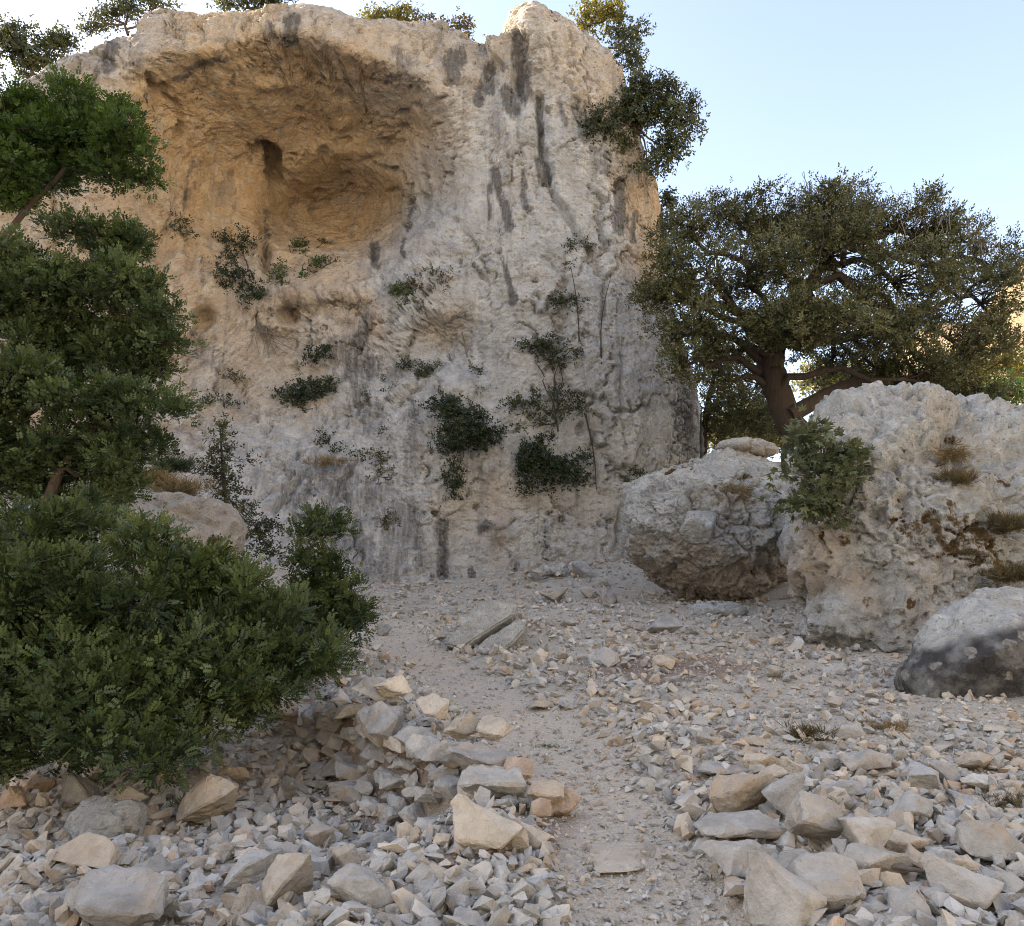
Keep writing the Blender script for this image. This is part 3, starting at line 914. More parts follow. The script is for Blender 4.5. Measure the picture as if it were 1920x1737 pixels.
def boulder(name, label, cpx, Yc, lumps, sub=6, cuts=(), relief=(0.12, 0.06, 0.02), seed=1.0, moss=None, dark=None, warm=None, parent=None, cat='boulder', block=0.10, fract=0.55, facets=0, fq=(0.91, 0.975)):
    """lumps: (px, py, Y, rx_px, ry_px, depth radius m) in picture measure, turned into metres"""
    C = at(cpx[0], cpx[1], Yc)
    L = []
    for (px, py, Y, rx, ry, rd) in lumps:
        k = Y / FPX
        L.append((at(px, py, Y) - C, (rx * k, rd, ry * k)))
    D, F = ICO[sub]
    r = star(D, L)
    V = D * r[:, None]
    for (n, dd) in cuts:
        n = np.asarray(n, float); n /= np.linalg.norm(n)
        e = V @ n - dd
        V = V - np.clip(e, 0, None)[:, None] * n * 0.93
    fr = np.random.default_rng(int(seed) + 500)
    lo, hi = V.min(0), V.max(0)
    for _ in range(facets):      # broken flat faces
        n = fr.normal(size=3); n[1] -= 0.5; n /= np.linalg.norm(n)
        pr = V @ n
        e = pr - np.quantile(pr, fr.uniform(*fq))
        V = V - np.clip(e, 0, None)[:, None] * n * 0.9
    if facets:                   # keep the overall size
        l2, h2 = V.min(0), V.max(0)
        V = (V - l2) / (h2 - l2) * (hi - lo) + lo
    Nrm = V / (np.linalg.norm(V, axis=1)[:, None] + 1e-9)
    P = V + C
    a, b, c = relief
    h = a * fbm(P, 0.9, 4, seed=seed) + b * fbm(P, 0.35, 4, seed=seed + 5, ridged=True) + c * fbm(P, 0.08, 3, seed=seed + 9)
    st = fbm(P * [1, 1, 1.3], 0.55, 2, seed=seed + 3)
    h = h + block * (np.floor(st * 6) / 6 - st)
    Pw = P + np.stack([fbm(P, 0.4, 3, seed=61), fbm(P, 0.4, 3, seed=62), fbm(P, 0.4, 3, seed=63)], 1) * 0.22
    for sc_, am in ((0.62, 1.0), (0.22, 0.45), (0.09, 0.2)):
        f1, f2, ci = worley(Pw, sc_, int(seed) + 3)
        mk = sstep(-0.3, 0.2, fbm(P, sc_ * 2.2, 2, seed=seed + 71))
        h = h + fract * am * (0.18 * (ci - 0.5) - 0.22 * sstep(0.12, 0.0, f2 - f1)) * (0.25 + 0.75 * mk)
    V = V + Nrm * h[:, None]
    P = V + C
    att = {}
    for k, f in (('moss', moss), ('dark', dark), ('warm', warm)):
        att[k] = np.zeros(len(V)) if f is None else f(P, Nrm, h)
    f1, f2, ci = worley(Pw, 0.62, int(seed) + 3)
    if fract > 0.3:
        att['moss'] = np.clip(att['moss'] + 0.42 * sstep(0.12, 0.0, f2 - f1) * sstep(-0.1, 0.3, fbm(P, 0.9, 2, seed=seed + 40)), 0, 1)  # moss in fissures, with crevice shade put into its dark colour
    me = mk_mesh(name, V, [F], att, True, M_BOULDER)
    return link(name, me, parent, loc=C)

def m_crev(amount=0.5, lo=-0.02):
    return lambda P, N, h: amount * sstep(0.25, 0.55, fbm(P, 0.7, 3, seed=3) + 0.5) * sstep(0.06, -0.06, h - lo) + 0.0

def patch_mask(pts, Y):
    W_ = [(at(px, py, Y), r * Y / FPX) for px, py, r in pts]
    def f(P, N, h):
        m = np.zeros(len(P))
        for c, r in W_:
            d = np.hypot(P[:, 0] - c[0], P[:, 2] - c[2]) / r
            m = np.maximum(m, 0.56 * sstep(1.5, 0.3, d))
        return m
    return f

big_moss = patch_mask([(1770, 1000, 60), (1820, 1030, 60), (1700, 1000, 40), (1740, 975, 30), (1790, 870, 30), (1600, 1010, 16), (1680, 985, 24), (1880, 980, 40), (1860, 1080, 50), (1745, 905, 16), (1770, 945, 16), (1650, 770, 10), (1720, 800, 9), (1560, 1000, 20), (1900, 900, 20), (1840, 800, 22), (1800, 830, 16), (1625, 1130, 14), (1690, 1130, 14), (1510, 905, 14)], 9.9)
boulder('boulder', None, (1700, 1010), 11.3, [
    (1600, 850, 11.0, 128, 130, 1.0), (1660, 810, 11.4, 110, 84, 1.0), (1780, 890, 11.6, 150, 118, 1.2), (1870, 880, 12.0, 130, 96, 1.2), (1690, 1050, 10.9, 180, 190, 1.2),
    (1850, 1060, 11.2, 190, 200, 1.3), (1590, 1130, 10.6, 62, 120, 0.6), (1650, 1190, 10.3, 100, 90, 0.8), (1980, 1000, 11.4, 160, 200, 1.5), (1780, 1200, 10.4, 140, 100, 0.9), (1570, 960, 10.9, 80, 120, 0.7), (1600, 1190, 10.4, 86, 90, 0.7), (1560, 1060, 10.8, 70, 120, 0.7)],
    sub=7, facets=16, fq=(0.955, 0.99), relief=(0.13, 0.12, 0.045), seed=5.0, block=0.16, moss=lambda P, N, h: np.clip(big_moss(P, N, h) + 0.35 * sstep(0.02, -0.16, h), 0, 1),  # moss patches, plus hollows darkened in the same colour
    warm=patch_mask([(1540, 1080, 40), (1560, 1000, 40), (1610, 1100, 40), (1500, 1040, 30), (1780, 830, 24), (1590, 890, 50)], 10.0))
tag(bpy.data.objects['boulder'], 'tallest boulder, huge pitted pale grey limestone with brown moss, at the right edge', 'boulder', 'large boulders at the right')

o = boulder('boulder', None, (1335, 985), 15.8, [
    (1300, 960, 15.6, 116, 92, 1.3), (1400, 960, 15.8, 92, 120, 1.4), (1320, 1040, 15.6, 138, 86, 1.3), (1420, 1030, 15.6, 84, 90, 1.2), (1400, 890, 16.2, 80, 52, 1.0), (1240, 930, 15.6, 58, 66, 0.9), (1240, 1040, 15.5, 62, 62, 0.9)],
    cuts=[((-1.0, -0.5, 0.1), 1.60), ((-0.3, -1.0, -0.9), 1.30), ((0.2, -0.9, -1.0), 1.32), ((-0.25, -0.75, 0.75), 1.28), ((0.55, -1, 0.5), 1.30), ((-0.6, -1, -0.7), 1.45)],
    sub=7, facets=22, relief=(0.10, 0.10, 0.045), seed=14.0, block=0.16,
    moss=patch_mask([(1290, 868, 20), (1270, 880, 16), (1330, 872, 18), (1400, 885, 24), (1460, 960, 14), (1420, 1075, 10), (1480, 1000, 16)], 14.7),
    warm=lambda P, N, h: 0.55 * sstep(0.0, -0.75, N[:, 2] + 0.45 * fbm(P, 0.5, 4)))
tag(o, 'blocky grey limestone boulder with brown undercut base at the foot of the cliff', 'boulder', 'large boulders at the right')

_dk = np.array([at(1690, 1290, 7.1), at(1760, 1240, 7.1), at(1830, 1200, 7.1), at(1960, 1165, 7.1)])
DK = (_dk[:, 0], _dk[:, 2])
o = boulder('boulder', None, (1900, 1260), 7.7, [(1900, 1250, 7.7, 172, 130, 0.75), (1960, 1220, 7.8, 170, 130, 0.9), (1800, 1285, 7.7, 105, 70, 0.5)],
    cuts=[((-0.15, -0.9, -0.38), 0.50), ((-0.6, -0.5, 0.75), 0.66), ((0.1, -0.45, 1.0), 0.55)],
    sub=6, relief=(0.07, 0.05, 0.02), seed=20.0, block=0.05, fract=0.12,
    dark=lambda P, N, h: sstep(0.05, -0.06, P[:, 2] - np.interp(P[:, 0], *DK) + 0.10 * fbm(P, 0.3, 4)))
tag(o, 'smooth rounded grey boulder with blackened lichen-spotted front, lower right edge', 'boulder', 'large boulders at the right')

o = boulder('boulder', None, (1400, 842), 16.0, [(1385, 838, 16.0, 46, 16, 0.4), (1420, 846, 16.0, 36, 14, 0.35)], sub=4, relief=(0.05, 0.04, 0.02), seed=22, block=0.05,
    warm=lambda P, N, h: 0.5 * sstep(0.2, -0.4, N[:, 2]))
tag(o, 'flat elongated rock lying on top of the blocky middle boulder', 'rock')
o = boulder('boulder', None, (1308, 985), 14.3, [(1308, 985, 14.35, 40, 36, 0.35)], sub=4, cuts=[((-0.2, -1, -0.6), 0.17), ((0.3, -1, 0.5), 0.20), ((0, 0, 1), 0.24), ((1, -0.4, -0.3), 0.26), ((-1, -0.3, 0.4), 0.26)], relief=(0.02, 0.02, 0.01), seed=23, block=0.02, fract=0.1)
tag(o, 'wedge-shaped grey rock lodged in the front of the blocky middle boulder', 'rock')
o = boulder('boulder', None, (1330, 905), 14.9, [(1310, 905, 14.9, 70, 34, 0.5), (1355, 885, 15.0, 46, 26, 0.4)], sub=5, cuts=[((0, -0.75, 0.8), 0.22), ((-0.6, -1, -0.2), 0.55), ((0.8, -0.8, -0.2), 0.48)], relief=(0.03, 0.03, 0.012), seed=24, block=0.04)
tag(o, 'tilted pale slab resting on the upper front of the blocky middle boulder', 'rock')
o = boulder('boulder', None, (1500, 1035), 14.2, [(1500, 1030, 14.2, 30, 60, 0.4), (1495, 960, 14.4, 34, 46, 0.4)], sub=4, relief=(0.06, 0.05, 0.02), seed=25, block=0.08)
tag(o, 'narrow grey rock wedged in the gap between the two biggest boulders', 'rock')
g = gpt(1330, 1150)
o = boulder('boulder', None, (1340, 1140), g[1] - 0.2, [(1345, 1150, g[1] - 0.2, 60, 26, 0.4)], sub=4, relief=(0.05, 0.03, 0.01), seed=26, block=0.04)
tag(o, 'low grey outcrop poking from scree just under the blocky middle boulder', 'rock')
# boulder half hidden behind the bushes at left
o = boulder('boulder', None, (370, 1010), 12.5, [(350, 1000, 12.5, 90, 70, 0.9), (400, 1010, 12.4, 56, 70, 0.8), (290, 960, 12.8, 50, 40, 0.6), (370, 1080, 12.4, 80, 60, 0.9)], sub=5, facets=12, relief=(0.08, 0.05, 0.02), seed=27, block=0.05,
    moss=patch_mask([(400, 1010, 14), (300, 940, 10)], 11.6), warm=lambda P, N, h: 0.4 + 0 * h)
tag(o, 'pale tan boulder half hidden behind the green bushes at left', 'boulder')

# tilted split slab beside the path
g = gpt(905, 1215)
C = at(908, 1188, g[1] - 0.15)
C[2] += 0.06
k = g[1] / FPX
def slab(poly, thick, name):
    bm = bmesh.new()
    f = [bm.verts.new(((px - 908) * k, 0.45 * ((1195 - py) * k), (1195 - py) * k)) for px, py in poly]
    b = [bm.verts.new((v.co.x + 0.03, v.co.y + thick, v.co.z - 0.04 - thick * 0.3)) for v in f]
    n = len(f)
    bm.faces.new(f)
    bm.faces.new(b[::-1])
    for i in range(n): bm.faces.new((f[i], b[i], b[(i + 1) % n], f[(i + 1) % n]))
    bmesh.ops.recalc_face_normals(bm, faces=bm.faces)
    bmesh.ops.bevel(bm, geom=bm.edges[:], offset=0.025, segments=2, affect='EDGES')
    bmesh.ops.triangulate(bm, faces=bm.faces[:])
    for _ in range(4): 
        es = [e for e in bm.edges if e.calc_length() > 0.06]
        if es: bmesh.ops.subdivide_edges(bm, edges=es, cuts=1)
        bmesh.ops.triangulate(bm, faces=bm.faces[:])
    V = np.array([v.co[:] for v in bm.verts]); nn = np.array([v.normal[:] for v in bm.verts])
    h = fbm(V + 3, 0.35, 4, seed=4) * 0.03 + fbm(V, 0.09, 3, seed=8) * 0.012
    V = V + nn * h[:, None]
    bm.verts.ensure_lookup_table()
    F = np.array([[v.index for v in f_.verts] for f_ in bm.faces])
    bm.free()
    z = np.zeros(len(V))
    return mk_mesh(name, V, [F], {'moss': z, 'dark': z, 'warm': z}, False, M_BOULDER)
t = thing('split_slab', C, 'tilted grey limestone slab split by a diagonal crack beside the path', 'slab')
link('upper_half', slab([(838, 1222), (880, 1165), (915, 1144), (968, 1150), (960, 1172), (905, 1205), (868, 1230)], 0.35, 'slab_upper'), t)
link('lower_half', slab([(872, 1240), (910, 1208), (972, 1172), (982, 1190), (960, 1215), (925, 1240)], 0.30, 'slab_lower'), t, loc=(0.01, -0.05, -0.02))

# ------------------------------------------------------------------ loose stones
def rock_mesh(seed, npts=14, flat=0.6):
    r = np.random.default_rng(seed)
    P = r.normal(size=(npts, 3)); P /= np.linalg.norm(P, axis=1)[:, None]
    P *= r.uniform(0.8, 1.0, (npts, 1))
    P = P * [1, r.uniform(0.62, 0.9), flat * r.uniform(0.85, 1.2)]
    return hull_rock(P, seed)

def hull_rock(P, seed):
    bm = bmesh.new()
    for p in P: bm.verts.new(p)
    bmesh.ops.convex_hull(bm, input=bm.verts[:])
    bmesh.ops.delete(bm, geom=[v for v in bm.verts if not v.link_faces], context='VERTS')
    bmesh.ops.dissolve_limit(bm, angle_limit=math.radians(16), verts=bm.verts[:], edges=bm.edges[:])
    bmesh.ops.bevel(bm, geom=bm.edges[:], offset=0.035, segments=1, affect='EDGES')
    bmesh.ops.triangulate(bm, faces=bm.faces[:])
    for _ in range(3):
        es = [e for e in bm.edges if e.calc_length() > 0.15]
        if es: bmesh.ops.subdivide_edges(bm, edges=es, cuts=1)
        bmesh.ops.triangulate(bm, faces=bm.faces[:])
    bm.normal_update()
    bm.verts.index_update()
    V = np.array([v.co[:] for v in bm.verts]); N = np.array([v.normal[:] for v in bm.verts])
    F = np.array([[v.index for v in f.verts] for f in bm.faces])
    bm.free()
    V = V + N * (fbm(V, 0.55, 3, seed=seed) * 0.10 + fbm(V, 0.16, 3, seed=seed + 2) * 0.045)[:, None]
    V /= np.abs(V[:, :2]).max()
    V[:, 2] -= V[:, 2].min()
    return mk_mesh('stone_shape', V, [F], None, False, M_STONE)

ROCKS = [rock_mesh(100 + i, random.randint(9, 16), random.choice([0.5, 0.62, 0.78])) for i in range(22)]
SLABS = [rock_mesh(200 + i, 12, 0.30) for i in range(8)]
PAL = {'grey': (0.43, 0.405, 0.36), 'blue grey': (0.375, 0.37, 0.35), 'tan': (0.51, 0.425, 0.32), 'cream': (0.575, 0.50, 0.395), 'rusty': (0.49, 0.35, 0.235), 'pale grey': (0.515, 0.49, 0.44)}

def stone(px, py, wpx, colour, label=None, name='stone', slabby=False, tilt=0.25, sink=0.25, hr=None, rz=None, parent=None, z=None, Y=None, group=None, shape=None):
    if Y is None:
        p = gpt(px, py)
    else:
        p = at(px, py, Y)
    w = wpx * 1.22 * p[1] / FPX / 2
    me = shape or (random.choice(SLABS) if slabby else random.choice(ROCKS))
    o = bpy.data.objects.new(name, me)
    COL.objects.link(o)
    hh = 1.0 if hr is None else hr
    o.scale = (w, w * random.uniform(0.8, 1.0), w * hh)
    o.rotation_euler = (random.uniform(-tilt, tilt), random.uniform(-tilt, tilt), random.uniform(0, 6.28) if rz is None else rz)
    zz = p[2] if z is None else z
    loc = Vector((p[0], p[1], zz - sink * w * (0.3 if slabby else 0.6)))
    if parent is not None:
        o.parent = parent
        loc = loc - parent.location
    o.location = loc
    c = PAL[colour]
    v = random.uniform(0.72, 1.1)
    o.color = (c[0] * v, c[1] * v, c[2] * v, 1)
    if parent is None:
        tag(o, label, 'rock' if wpx > 90 else 'stone', group)
    return o

# stones one can point at: base pixel, width, colour, label
NAMED = [
    (155, 1625, 120, 'tan', 'flat tan rock leaning against the pale rounded boulder at lower left', dict(hr=0.8)),
    (395, 1552, 100, 'cream', 'wedge-shaped cream stone in the middle of the left rubble', {}),
    (905, 1592, 116, 'cream', 'big cream stone with flat sunken top at the foot of the dry-stone wall', dict(hr=0.95, tilt=0.12)),
    (1000, 1592, 66, 'tan', 'small tan block lying on the path right of the big cream stone', {}),
    (870, 1660, 62, 'grey', 'grey flat stone below the big cream stone', dict(slabby=True)),
    (1400, 1522, 108, 'tan', 'upright tan block standing at the right edge of the path', dict(hr=1.2, tilt=0.12)),
    (1480, 1530, 70, 'blue grey', 'blue-grey stone right of the upright tan block', dict(hr=1.1)),
    (1415, 1545, 54, 'cream', 'small cream slab lying in front of the upright tan block', dict(slabby=True)),
    (1380, 1572, 140, 'grey', 'thin grey slab on top of the broad flat slab by the path', dict(slabby=True, tilt=0.08)),
    (1380, 1640, 150, 'grey', 'broad flat grey slab at the right side of the path', dict(slabby=True, tilt=0.1, hr=1.5)),
    (1525, 1595, 110, 'grey', 'dark pitted grey block in the right rubble', dict(hr=1.1)),
    (1600, 1585, 90, 'grey', 'long thin leaning slab in the right rubble', dict(slabby=True, tilt=0.3)),
    (1515, 1665, 100, 'grey', 'smooth grey block right of the broad flat slab', {}),
    (1640, 1650, 100, 'grey', 'rounded grey rock in the middle of the right rubble', dict(hr=1.15)),
    (1610, 1615, 90, 'grey', 'narrow grey rock leaning on the rounded grey rock', dict(tilt=0.5)),
    (1720, 1545, 70, 'blue grey', 'tilted blue-grey slab in the right rubble', dict(tilt=0.5)),
    (1625, 1445, 80, 'blue grey', 'blue-grey stone with a pale face, below the dry shrub at right', {}),
    (1360, 1460, 80, 'blue grey', 'blue-grey rock by the path, above the upright tan block', {}),
    (1425, 1450, 66, 'tan', 'rough brownish stone by the path', {}),
    (1475, 1455, 44, 'cream', 'small cream stone above the upright tan block', {}),
    (1450, 1735, 150, 'grey', 'big grey block at the bottom edge, right of the path', dict(hr=1.0)),
    (1560, 1700, 130, 'grey', 'long grey stone near the bottom edge at right', dict(slabby=True, hr=1.6)),
    (1815, 1700, 110, 'grey', 'angular grey block near the bottom right corner', {}),
    (1880, 1620, 110, 'grey', 'dark creviced grey rock at the right edge', {}),
    (1700, 1600, 70, 'tan', 'round brownish stone among grey rocks at right', {}),
    (1840, 1480, 60, 'pale grey', 'pale flat stone in scree at the right edge', dict(slabby=True)),
    (670, 1700, 110, 'blue grey', 'large blue-grey slab tilted near the bottom edge at left of path', dict(hr=0.9, tilt=0.4)),
    (560, 1700, 100, 'cream', 'cream rock with rusty stain near the bottom edge', dict(tilt=0.4)),
    (545, 1665, 70, 'rusty', 'rust-orange split stone on top of a cream rock', dict(slabby=True, tilt=0.4)),
    (470, 1680, 80, 'blue grey', 'blue-grey upright slab in the left rubble', dict(tilt=0.5)),
    (230, 1735, 170, 'blue grey', 'broad flat blue-grey slab at the bottom left', dict(slabby=True, tilt=0.08, hr=1.3)),
    (285, 1650, 76, 'blue grey', 'blue-grey block below the pale rounded boulder', {}),
    (110, 1705, 70, 'grey', 'grey stone at lower left corner', {}),
    (178, 1675, 40, 'cream', 'small cream upright stone at lower left', dict(hr=1.4)),
    (312, 1610, 38, 'pale grey', 'small whitish cube-like stone in the left rubble', dict(hr=1.2)),
    (465, 1620, 46, 'cream', 'cream angular stone in the left rubble', {}),
    (640, 1635, 60, 'cream', 'cream stone left of the path near the bottom', {}),
    (715, 1590, 70, 'blue grey', 'blue-grey flat stone left of the big cream stone', dict(slabby=True, hr=1.5)),
    (600, 1480, 60, 'grey', 'grey stone below the bush at left of wall', {}),
    (440, 1470, 60, 'tan', 'tan stone under the bush edge', {}),
    (180, 1465, 80, 'tan', 'large tan stone in the shadow under the bush', dict(hr=1.2)),
    (130, 1445, 70, 'tan', 'brown block beneath the bush at far left', {}),
    (560, 1355, 90, 'rusty', 'orange-brown pointed slab under the right end of the bush', dict(slabby=True, tilt=0.4)),
    (1175, 1605, 150, 'tan', 'worn tan bedrock slab flush with the path', dict(slabby=True, sink=0.4, tilt=0.03, hr=0.35)),
    (1010, 1330, 60, 'tan', 'flat brown stone in the middle of the path', dict(slabby=True)),
    (1040, 1530, 70, 'rusty', 'brown stone stacked at the lower end of the wall', {}),
    (1080, 1085, 44, 'blue grey', 'blue-grey block beneath the cliff right of the little stone row', {}),
    (1040, 1130, 50, 'grey', 'dark charred-looking stone pile on scree below the cliff', dict(hr=0.6)),
    (1245, 1190, 60, 'blue grey', 'dark blue-grey stone on the upper scree', {}),
    (1570, 1265, 44, 'blue grey', 'isolated blue-grey stone left of the smooth rounded boulder', {}),
    (1445, 1270, 44, 'pale grey', 'pale blue-white chip on brown soil patch', dict(tilt=0.5)),
    (1240, 1255, 40, 'tan', 'tan stone on the brown soil patch', {}),
    (1590, 1385, 56, 'blue grey', 'blue-grey stone between the two dry shrubs', {}),
]
for px, py, w, c, lab, kw in NAMED:
    kw.setdefault('rz', random.uniform(-0.5, 0.5)); kw.setdefault('sink', 0.1)
    stone(px, py, w, c, lab, **kw)

# other large stones, told apart only by where they lie
def in_view(px, py): return 5 < px < 1915 and 1060 < py < 1736
placed = [(n[0], n[1], n[2]) for n in NAMED] + [(205, 1575, 130)]
g = gpt(205, 1580)
Yb = g[1] + 0.1
o = boulder('boulder', None, (205, 1545), Yb, [(180, 1545, Yb, 46, 46, 0.17), (228, 1550, Yb, 42, 44, 0.16), (205, 1565, Yb, 60, 36, 0.18)], sub=6, facets=14, relief=(0.015, 0.02, 0.01), seed=31, block=0.02, fract=0.10)
tag(o, 'pale rounded pitted boulder, largest of the rubble at lower left', 'boulder')
ZONES = [
    (5, 640, 1470, 1736, 100, (34, 92), 'left rubble', ['grey', 'blue grey', 'tan', 'cream', 'grey', 'pale grey', 'rusty', 'tan', 'cream']),
    (640, 900, 1560, 1736, 20, (28, 60), 'rubble left of the path', ['grey', 'blue grey', 'tan', 'cream', 'pale grey']),
    (1310, 1915, 1440, 1736, 90, (38, 110), 'right rubble', ['grey', 'grey', 'blue grey', 'grey', 'tan', 'pale grey', 'tan']),
    (1250, 1900, 1280, 1440, 24, (24, 46), 'scree below the big boulders', ['pale grey', 'tan', 'cream', 'blue grey']),
    (720, 1500, 1100, 1270, 22, (20, 40), 'upper scree below the cliff', ['pale grey', 'tan', 'blue grey', 'grey', 'cream']),
]
MARKS = [(205, 1560, 'pale rounded boulder'), (905, 1560, 'big cream stone at the wall foot'), (395, 1535, 'wedge-shaped cream stone'), (670, 1680, 'large tilted blue-grey slab'), (230, 1720, 'broad slab at bottom left'),
         (545, 1655, 'rust-orange split stone'), (1400, 1490, 'upright tan block'), (1380, 1610, 'broad flat slab by the path'), (1525, 1570, 'dark pitted block'), (1640, 1620, 'rounded grey rock'), (1450, 1710, 'big block at the bottom edge'),
         (1815, 1680, 'angular block in the bottom right corner'), (1880, 1600, 'dark creviced rock'), (1515, 1365, 'left dry shrub'), (1670, 1360, 'right dry shrub'), (1880, 1230, 'smooth rounded boulder'), (1340, 1080, 'blocky middle boulder'), (910, 1190, 'split slab'),
         (1720, 1520, 'tilted blue-grey slab'), (1625, 1430, 'pale-faced blue-grey stone'), (355, 1490, 'green weed'), (285, 1635, 'blue-grey block'), (470, 1660, 'upright blue-grey slab'), (180, 1440, 'tan stone under the bush'), (600, 1460, 'grey stone below the bush'), (715, 1580, 'flat blue-grey stone'), (1040, 1120, 'charred-looking stones'), (1245, 1180, 'dark stone on the upper scree'), (1290, 1250, 'brown soil patch')]
used_labels = {}
def near_label(px, py, w, c, flat):
    c = {'blue grey': 'bluish', 'pale grey': 'pale'}.get(c, c)
    size = 'small' if w < 36 else 'medium' if w < 62 else 'large'
    cand = sorted(MARKS, key=lambda m: math.hypot(px - m[0], (py - m[1]) * 1.6))
    for cx, cy, nm in cand[:4]:
        dx, dy = px - cx, py - cy
        if abs(dx) > 1.6 * abs(dy): rel = 'left of' if dx < 0 else 'right of'
        elif abs(dy) > 0.9 * abs(dx): rel = 'above' if dy < 0 else 'below'
        else: rel = ('above' if dy < 0 else 'below') + (' and left of' if dx < 0 else ' and right of')
        for dist in ('just ', 'further '):
            if dist == 'just ' and math.hypot(dx, dy) > 110: continue
            lab = '%s %s %s %s%s %s' % (size, c, 'flat stone' if flat else 'stone', dist, rel, nm)
            if lab not in used_labels:
                used_labels[lab] = 1
                return lab
    return lab
for (x0, x1, y0, y1, n, (s0, s1), zone, cols) in ZONES:
    k = tries = 0
    while k < n and tries < 3000:
        tries += 1
        px, py = random.uniform(x0, x1), random.uniform(y0, y1)
        w = s0 + (s1 - s0) * random.random() ** 2.0
        w *= 0.75 + 0.5 * (py - y0) / (y1 - y0)
        if any(abs(px - a) < 0.42 * (w + c_) and abs(py - b) < 0.25 * (w + c_) for a, b, c_ in placed): continue
        p_ = gpt(px, py)
        if abs(p_[0] - path_x(p_[1])) < 0.9 * path_w(p_[1]) and p_[1] < 10: continue
        placed.append((px, py, w))
        c = random.choice(cols)
        fl = random.random() < 0.25
        stone(px, py, w, c, near_label(px, py, w, c, fl), tilt=0.4, slabby=fl, sink=0.15, group='stones in the ' + zone)
        k += 1

# dry-stone retaining wall along the left of the path
root = gpt(800, 1440)
wall = thing('dry_stone_wall', root, 'low collapsing dry-stone wall of grey and tan blocks left of the path', 'stone wall')
def block_mesh(seed):
    r = np.random.default_rng(seed)
    P = np.array([[x_, y_, z_] for x_ in (-1, 1) for y_ in (-1, 1) for z_ in (-1, 1)], float)
    P = P * r.uniform(0.40, 1.0, P.shape) * [1, 0.8, 0.52]
    P = np.concatenate([P, r.normal(size=(4, 3)) * [0.6, 0.5, 0.3]])
    return hull_rock(P, seed)
BLOCKS = [block_mesh(300 + i) for i in range(12)]
WL = [(8.3, -2.15, 0.0), (7.4, -1.62, 0.40), (6.8, -1.27, 0.46), (6.2, -0.92, 0.48), (5.6, -0.40, 0.46), (5.05, 0.02, 0.36), (4.75, -0.1, 0.2)]
_wy = np.array([w[0] for w in WL]); _wx = np.array([w[1] for w in WL]); _wh = np.array([w[2] for w in WL])
_ws = np.concatenate([[0], np.cumsum(np.hypot(np.diff(_wy), np.diff(_wx)))])
for course in range(5):
    sv = random.uniform(0.1, 0.3)
    while sv < _ws[-1]:
        wy, wx, wh = np.interp(sv, _ws, _wy), np.interp(sv, _ws, _wx), np.interp(sv, _ws, _wh)
        w = random.uniform(0.07, 0.20) * (1.0 if course else 1.1)
        sv += w * 1.5
        zb = float(G(wx - 0.25, wy)[0])
        zl = zb - 0.04 + course * 0.115 + random.uniform(-0.02, 0.02)
        if zl > zb + wh + 0.06: continue
        if random.random() < 0.16 + 0.06 * course: continue
        top = zl > zb + wh - 0.12
        c = random.choice(['cream', 'tan', 'cream', 'pale grey'] if top else ['blue grey', 'grey', 'blue grey', 'pale grey', 'grey'])
        o = link('stone', random.choice(BLOCKS + ROCKS[:14]), wall)
        back = course * 0.045
        o.location = Vector((wx - 0.16 + back * 0.8 + random.uniform(-0.05, 0.05), wy - 0.05 + back * 0.5, zl)) - wall.location
        o.scale = (w, w * random.uniform(0.8, 1.1), w * random.uniform(0.75, 1.05))
        o.rotation_euler = (random.gauss(0, 0.16), random.gauss(0, 0.16), -0.85 + random.gauss(0, 0.55))
        c = PAL[c]; v = random.uniform(0.85, 1.1)
        o.color = (c[0] * v, c[1] * v, c[2] * v, 1)
for (px, py, w, c, Y) in [(720, 1385, 90, 'blue grey', 6.15), (775, 1398, 90, 'blue grey', 5.95), (905, 1450, 118, 'blue grey', 5.2), (830, 1428, 96, 'blue grey', 5.5), (690, 1310, 110, 'pale grey', 6.75), (925, 1500, 110, 'pale grey', 4.98), (735, 1308, 60, 'cream', 6.6), (930, 1388, 66, 'cream', 5.6), (815, 1350, 66, 'cream', 6.1), (870, 1385, 60, 'cream', 5.7), (1030, 1505, 70, 'tan', 4.8), (975, 1465, 60, 'rusty', 5.05)]:
    stone(px, py, w, c, parent=wall, Y=Y, tilt=0.12, sink=0, hr=random.uniform(1.2, 1.6), rz=random.uniform(-0.6, 0.3), shape=random.choice(SLABS))
# short row of piled stones against the cliff foot
root = gpt(1040, 1078)
row = thing('stone_row', root, 'short low row of piled stones at the foot of the cliff', 'stone wall')
for i in range(26):
    px = 985 + i * 4.6 + random.uniform(-4, 4)
    py = np.interp(px, [985, 1040, 1100], [1086, 1076, 1064]) + random.uniform(-7, 6)
    g = gpt(px, py + 6)
    stone(px, py, random.uniform(14, 24), random.choice(['grey', 'blue grey', 'pale grey']), parent=row, Y=g[1], tilt=0.3, sink=0)

# rubble and gravel, far too many to count
def hulls(n, npts, seed, flat=0.6):
    out = []
    r = np.random.default_rng(seed)
    for _ in range(n):
        P = r.normal(size=(npts, 3)); P /= np.linalg.norm(P, axis=1)[:, None]
        P *= r.uniform(0.75, 1.0, (npts, 1))
        P = P * [1, r.uniform(0.55, 0.9), flat * r.uniform(0.65, 1.2)]
        bm = bmesh.new()
        for p in P: bm.verts.new(p)
        res = bmesh.ops.convex_hull(bm, input=bm.verts[:])
        bmesh.ops.delete(bm, geom=[v for v in bm.verts if not v.link_faces], context='VERTS')
        bmesh.ops.triangulate(bm, faces=bm.faces[:])
        bm.verts.index_update(); bm.verts.ensure_lookup_table()
        V = np.array([v.co[:] for v in bm.verts]); F = np.array([[v.index for v in f.verts] for f in bm.faces])
        bm.free()
        out.append((V, F))
    return out

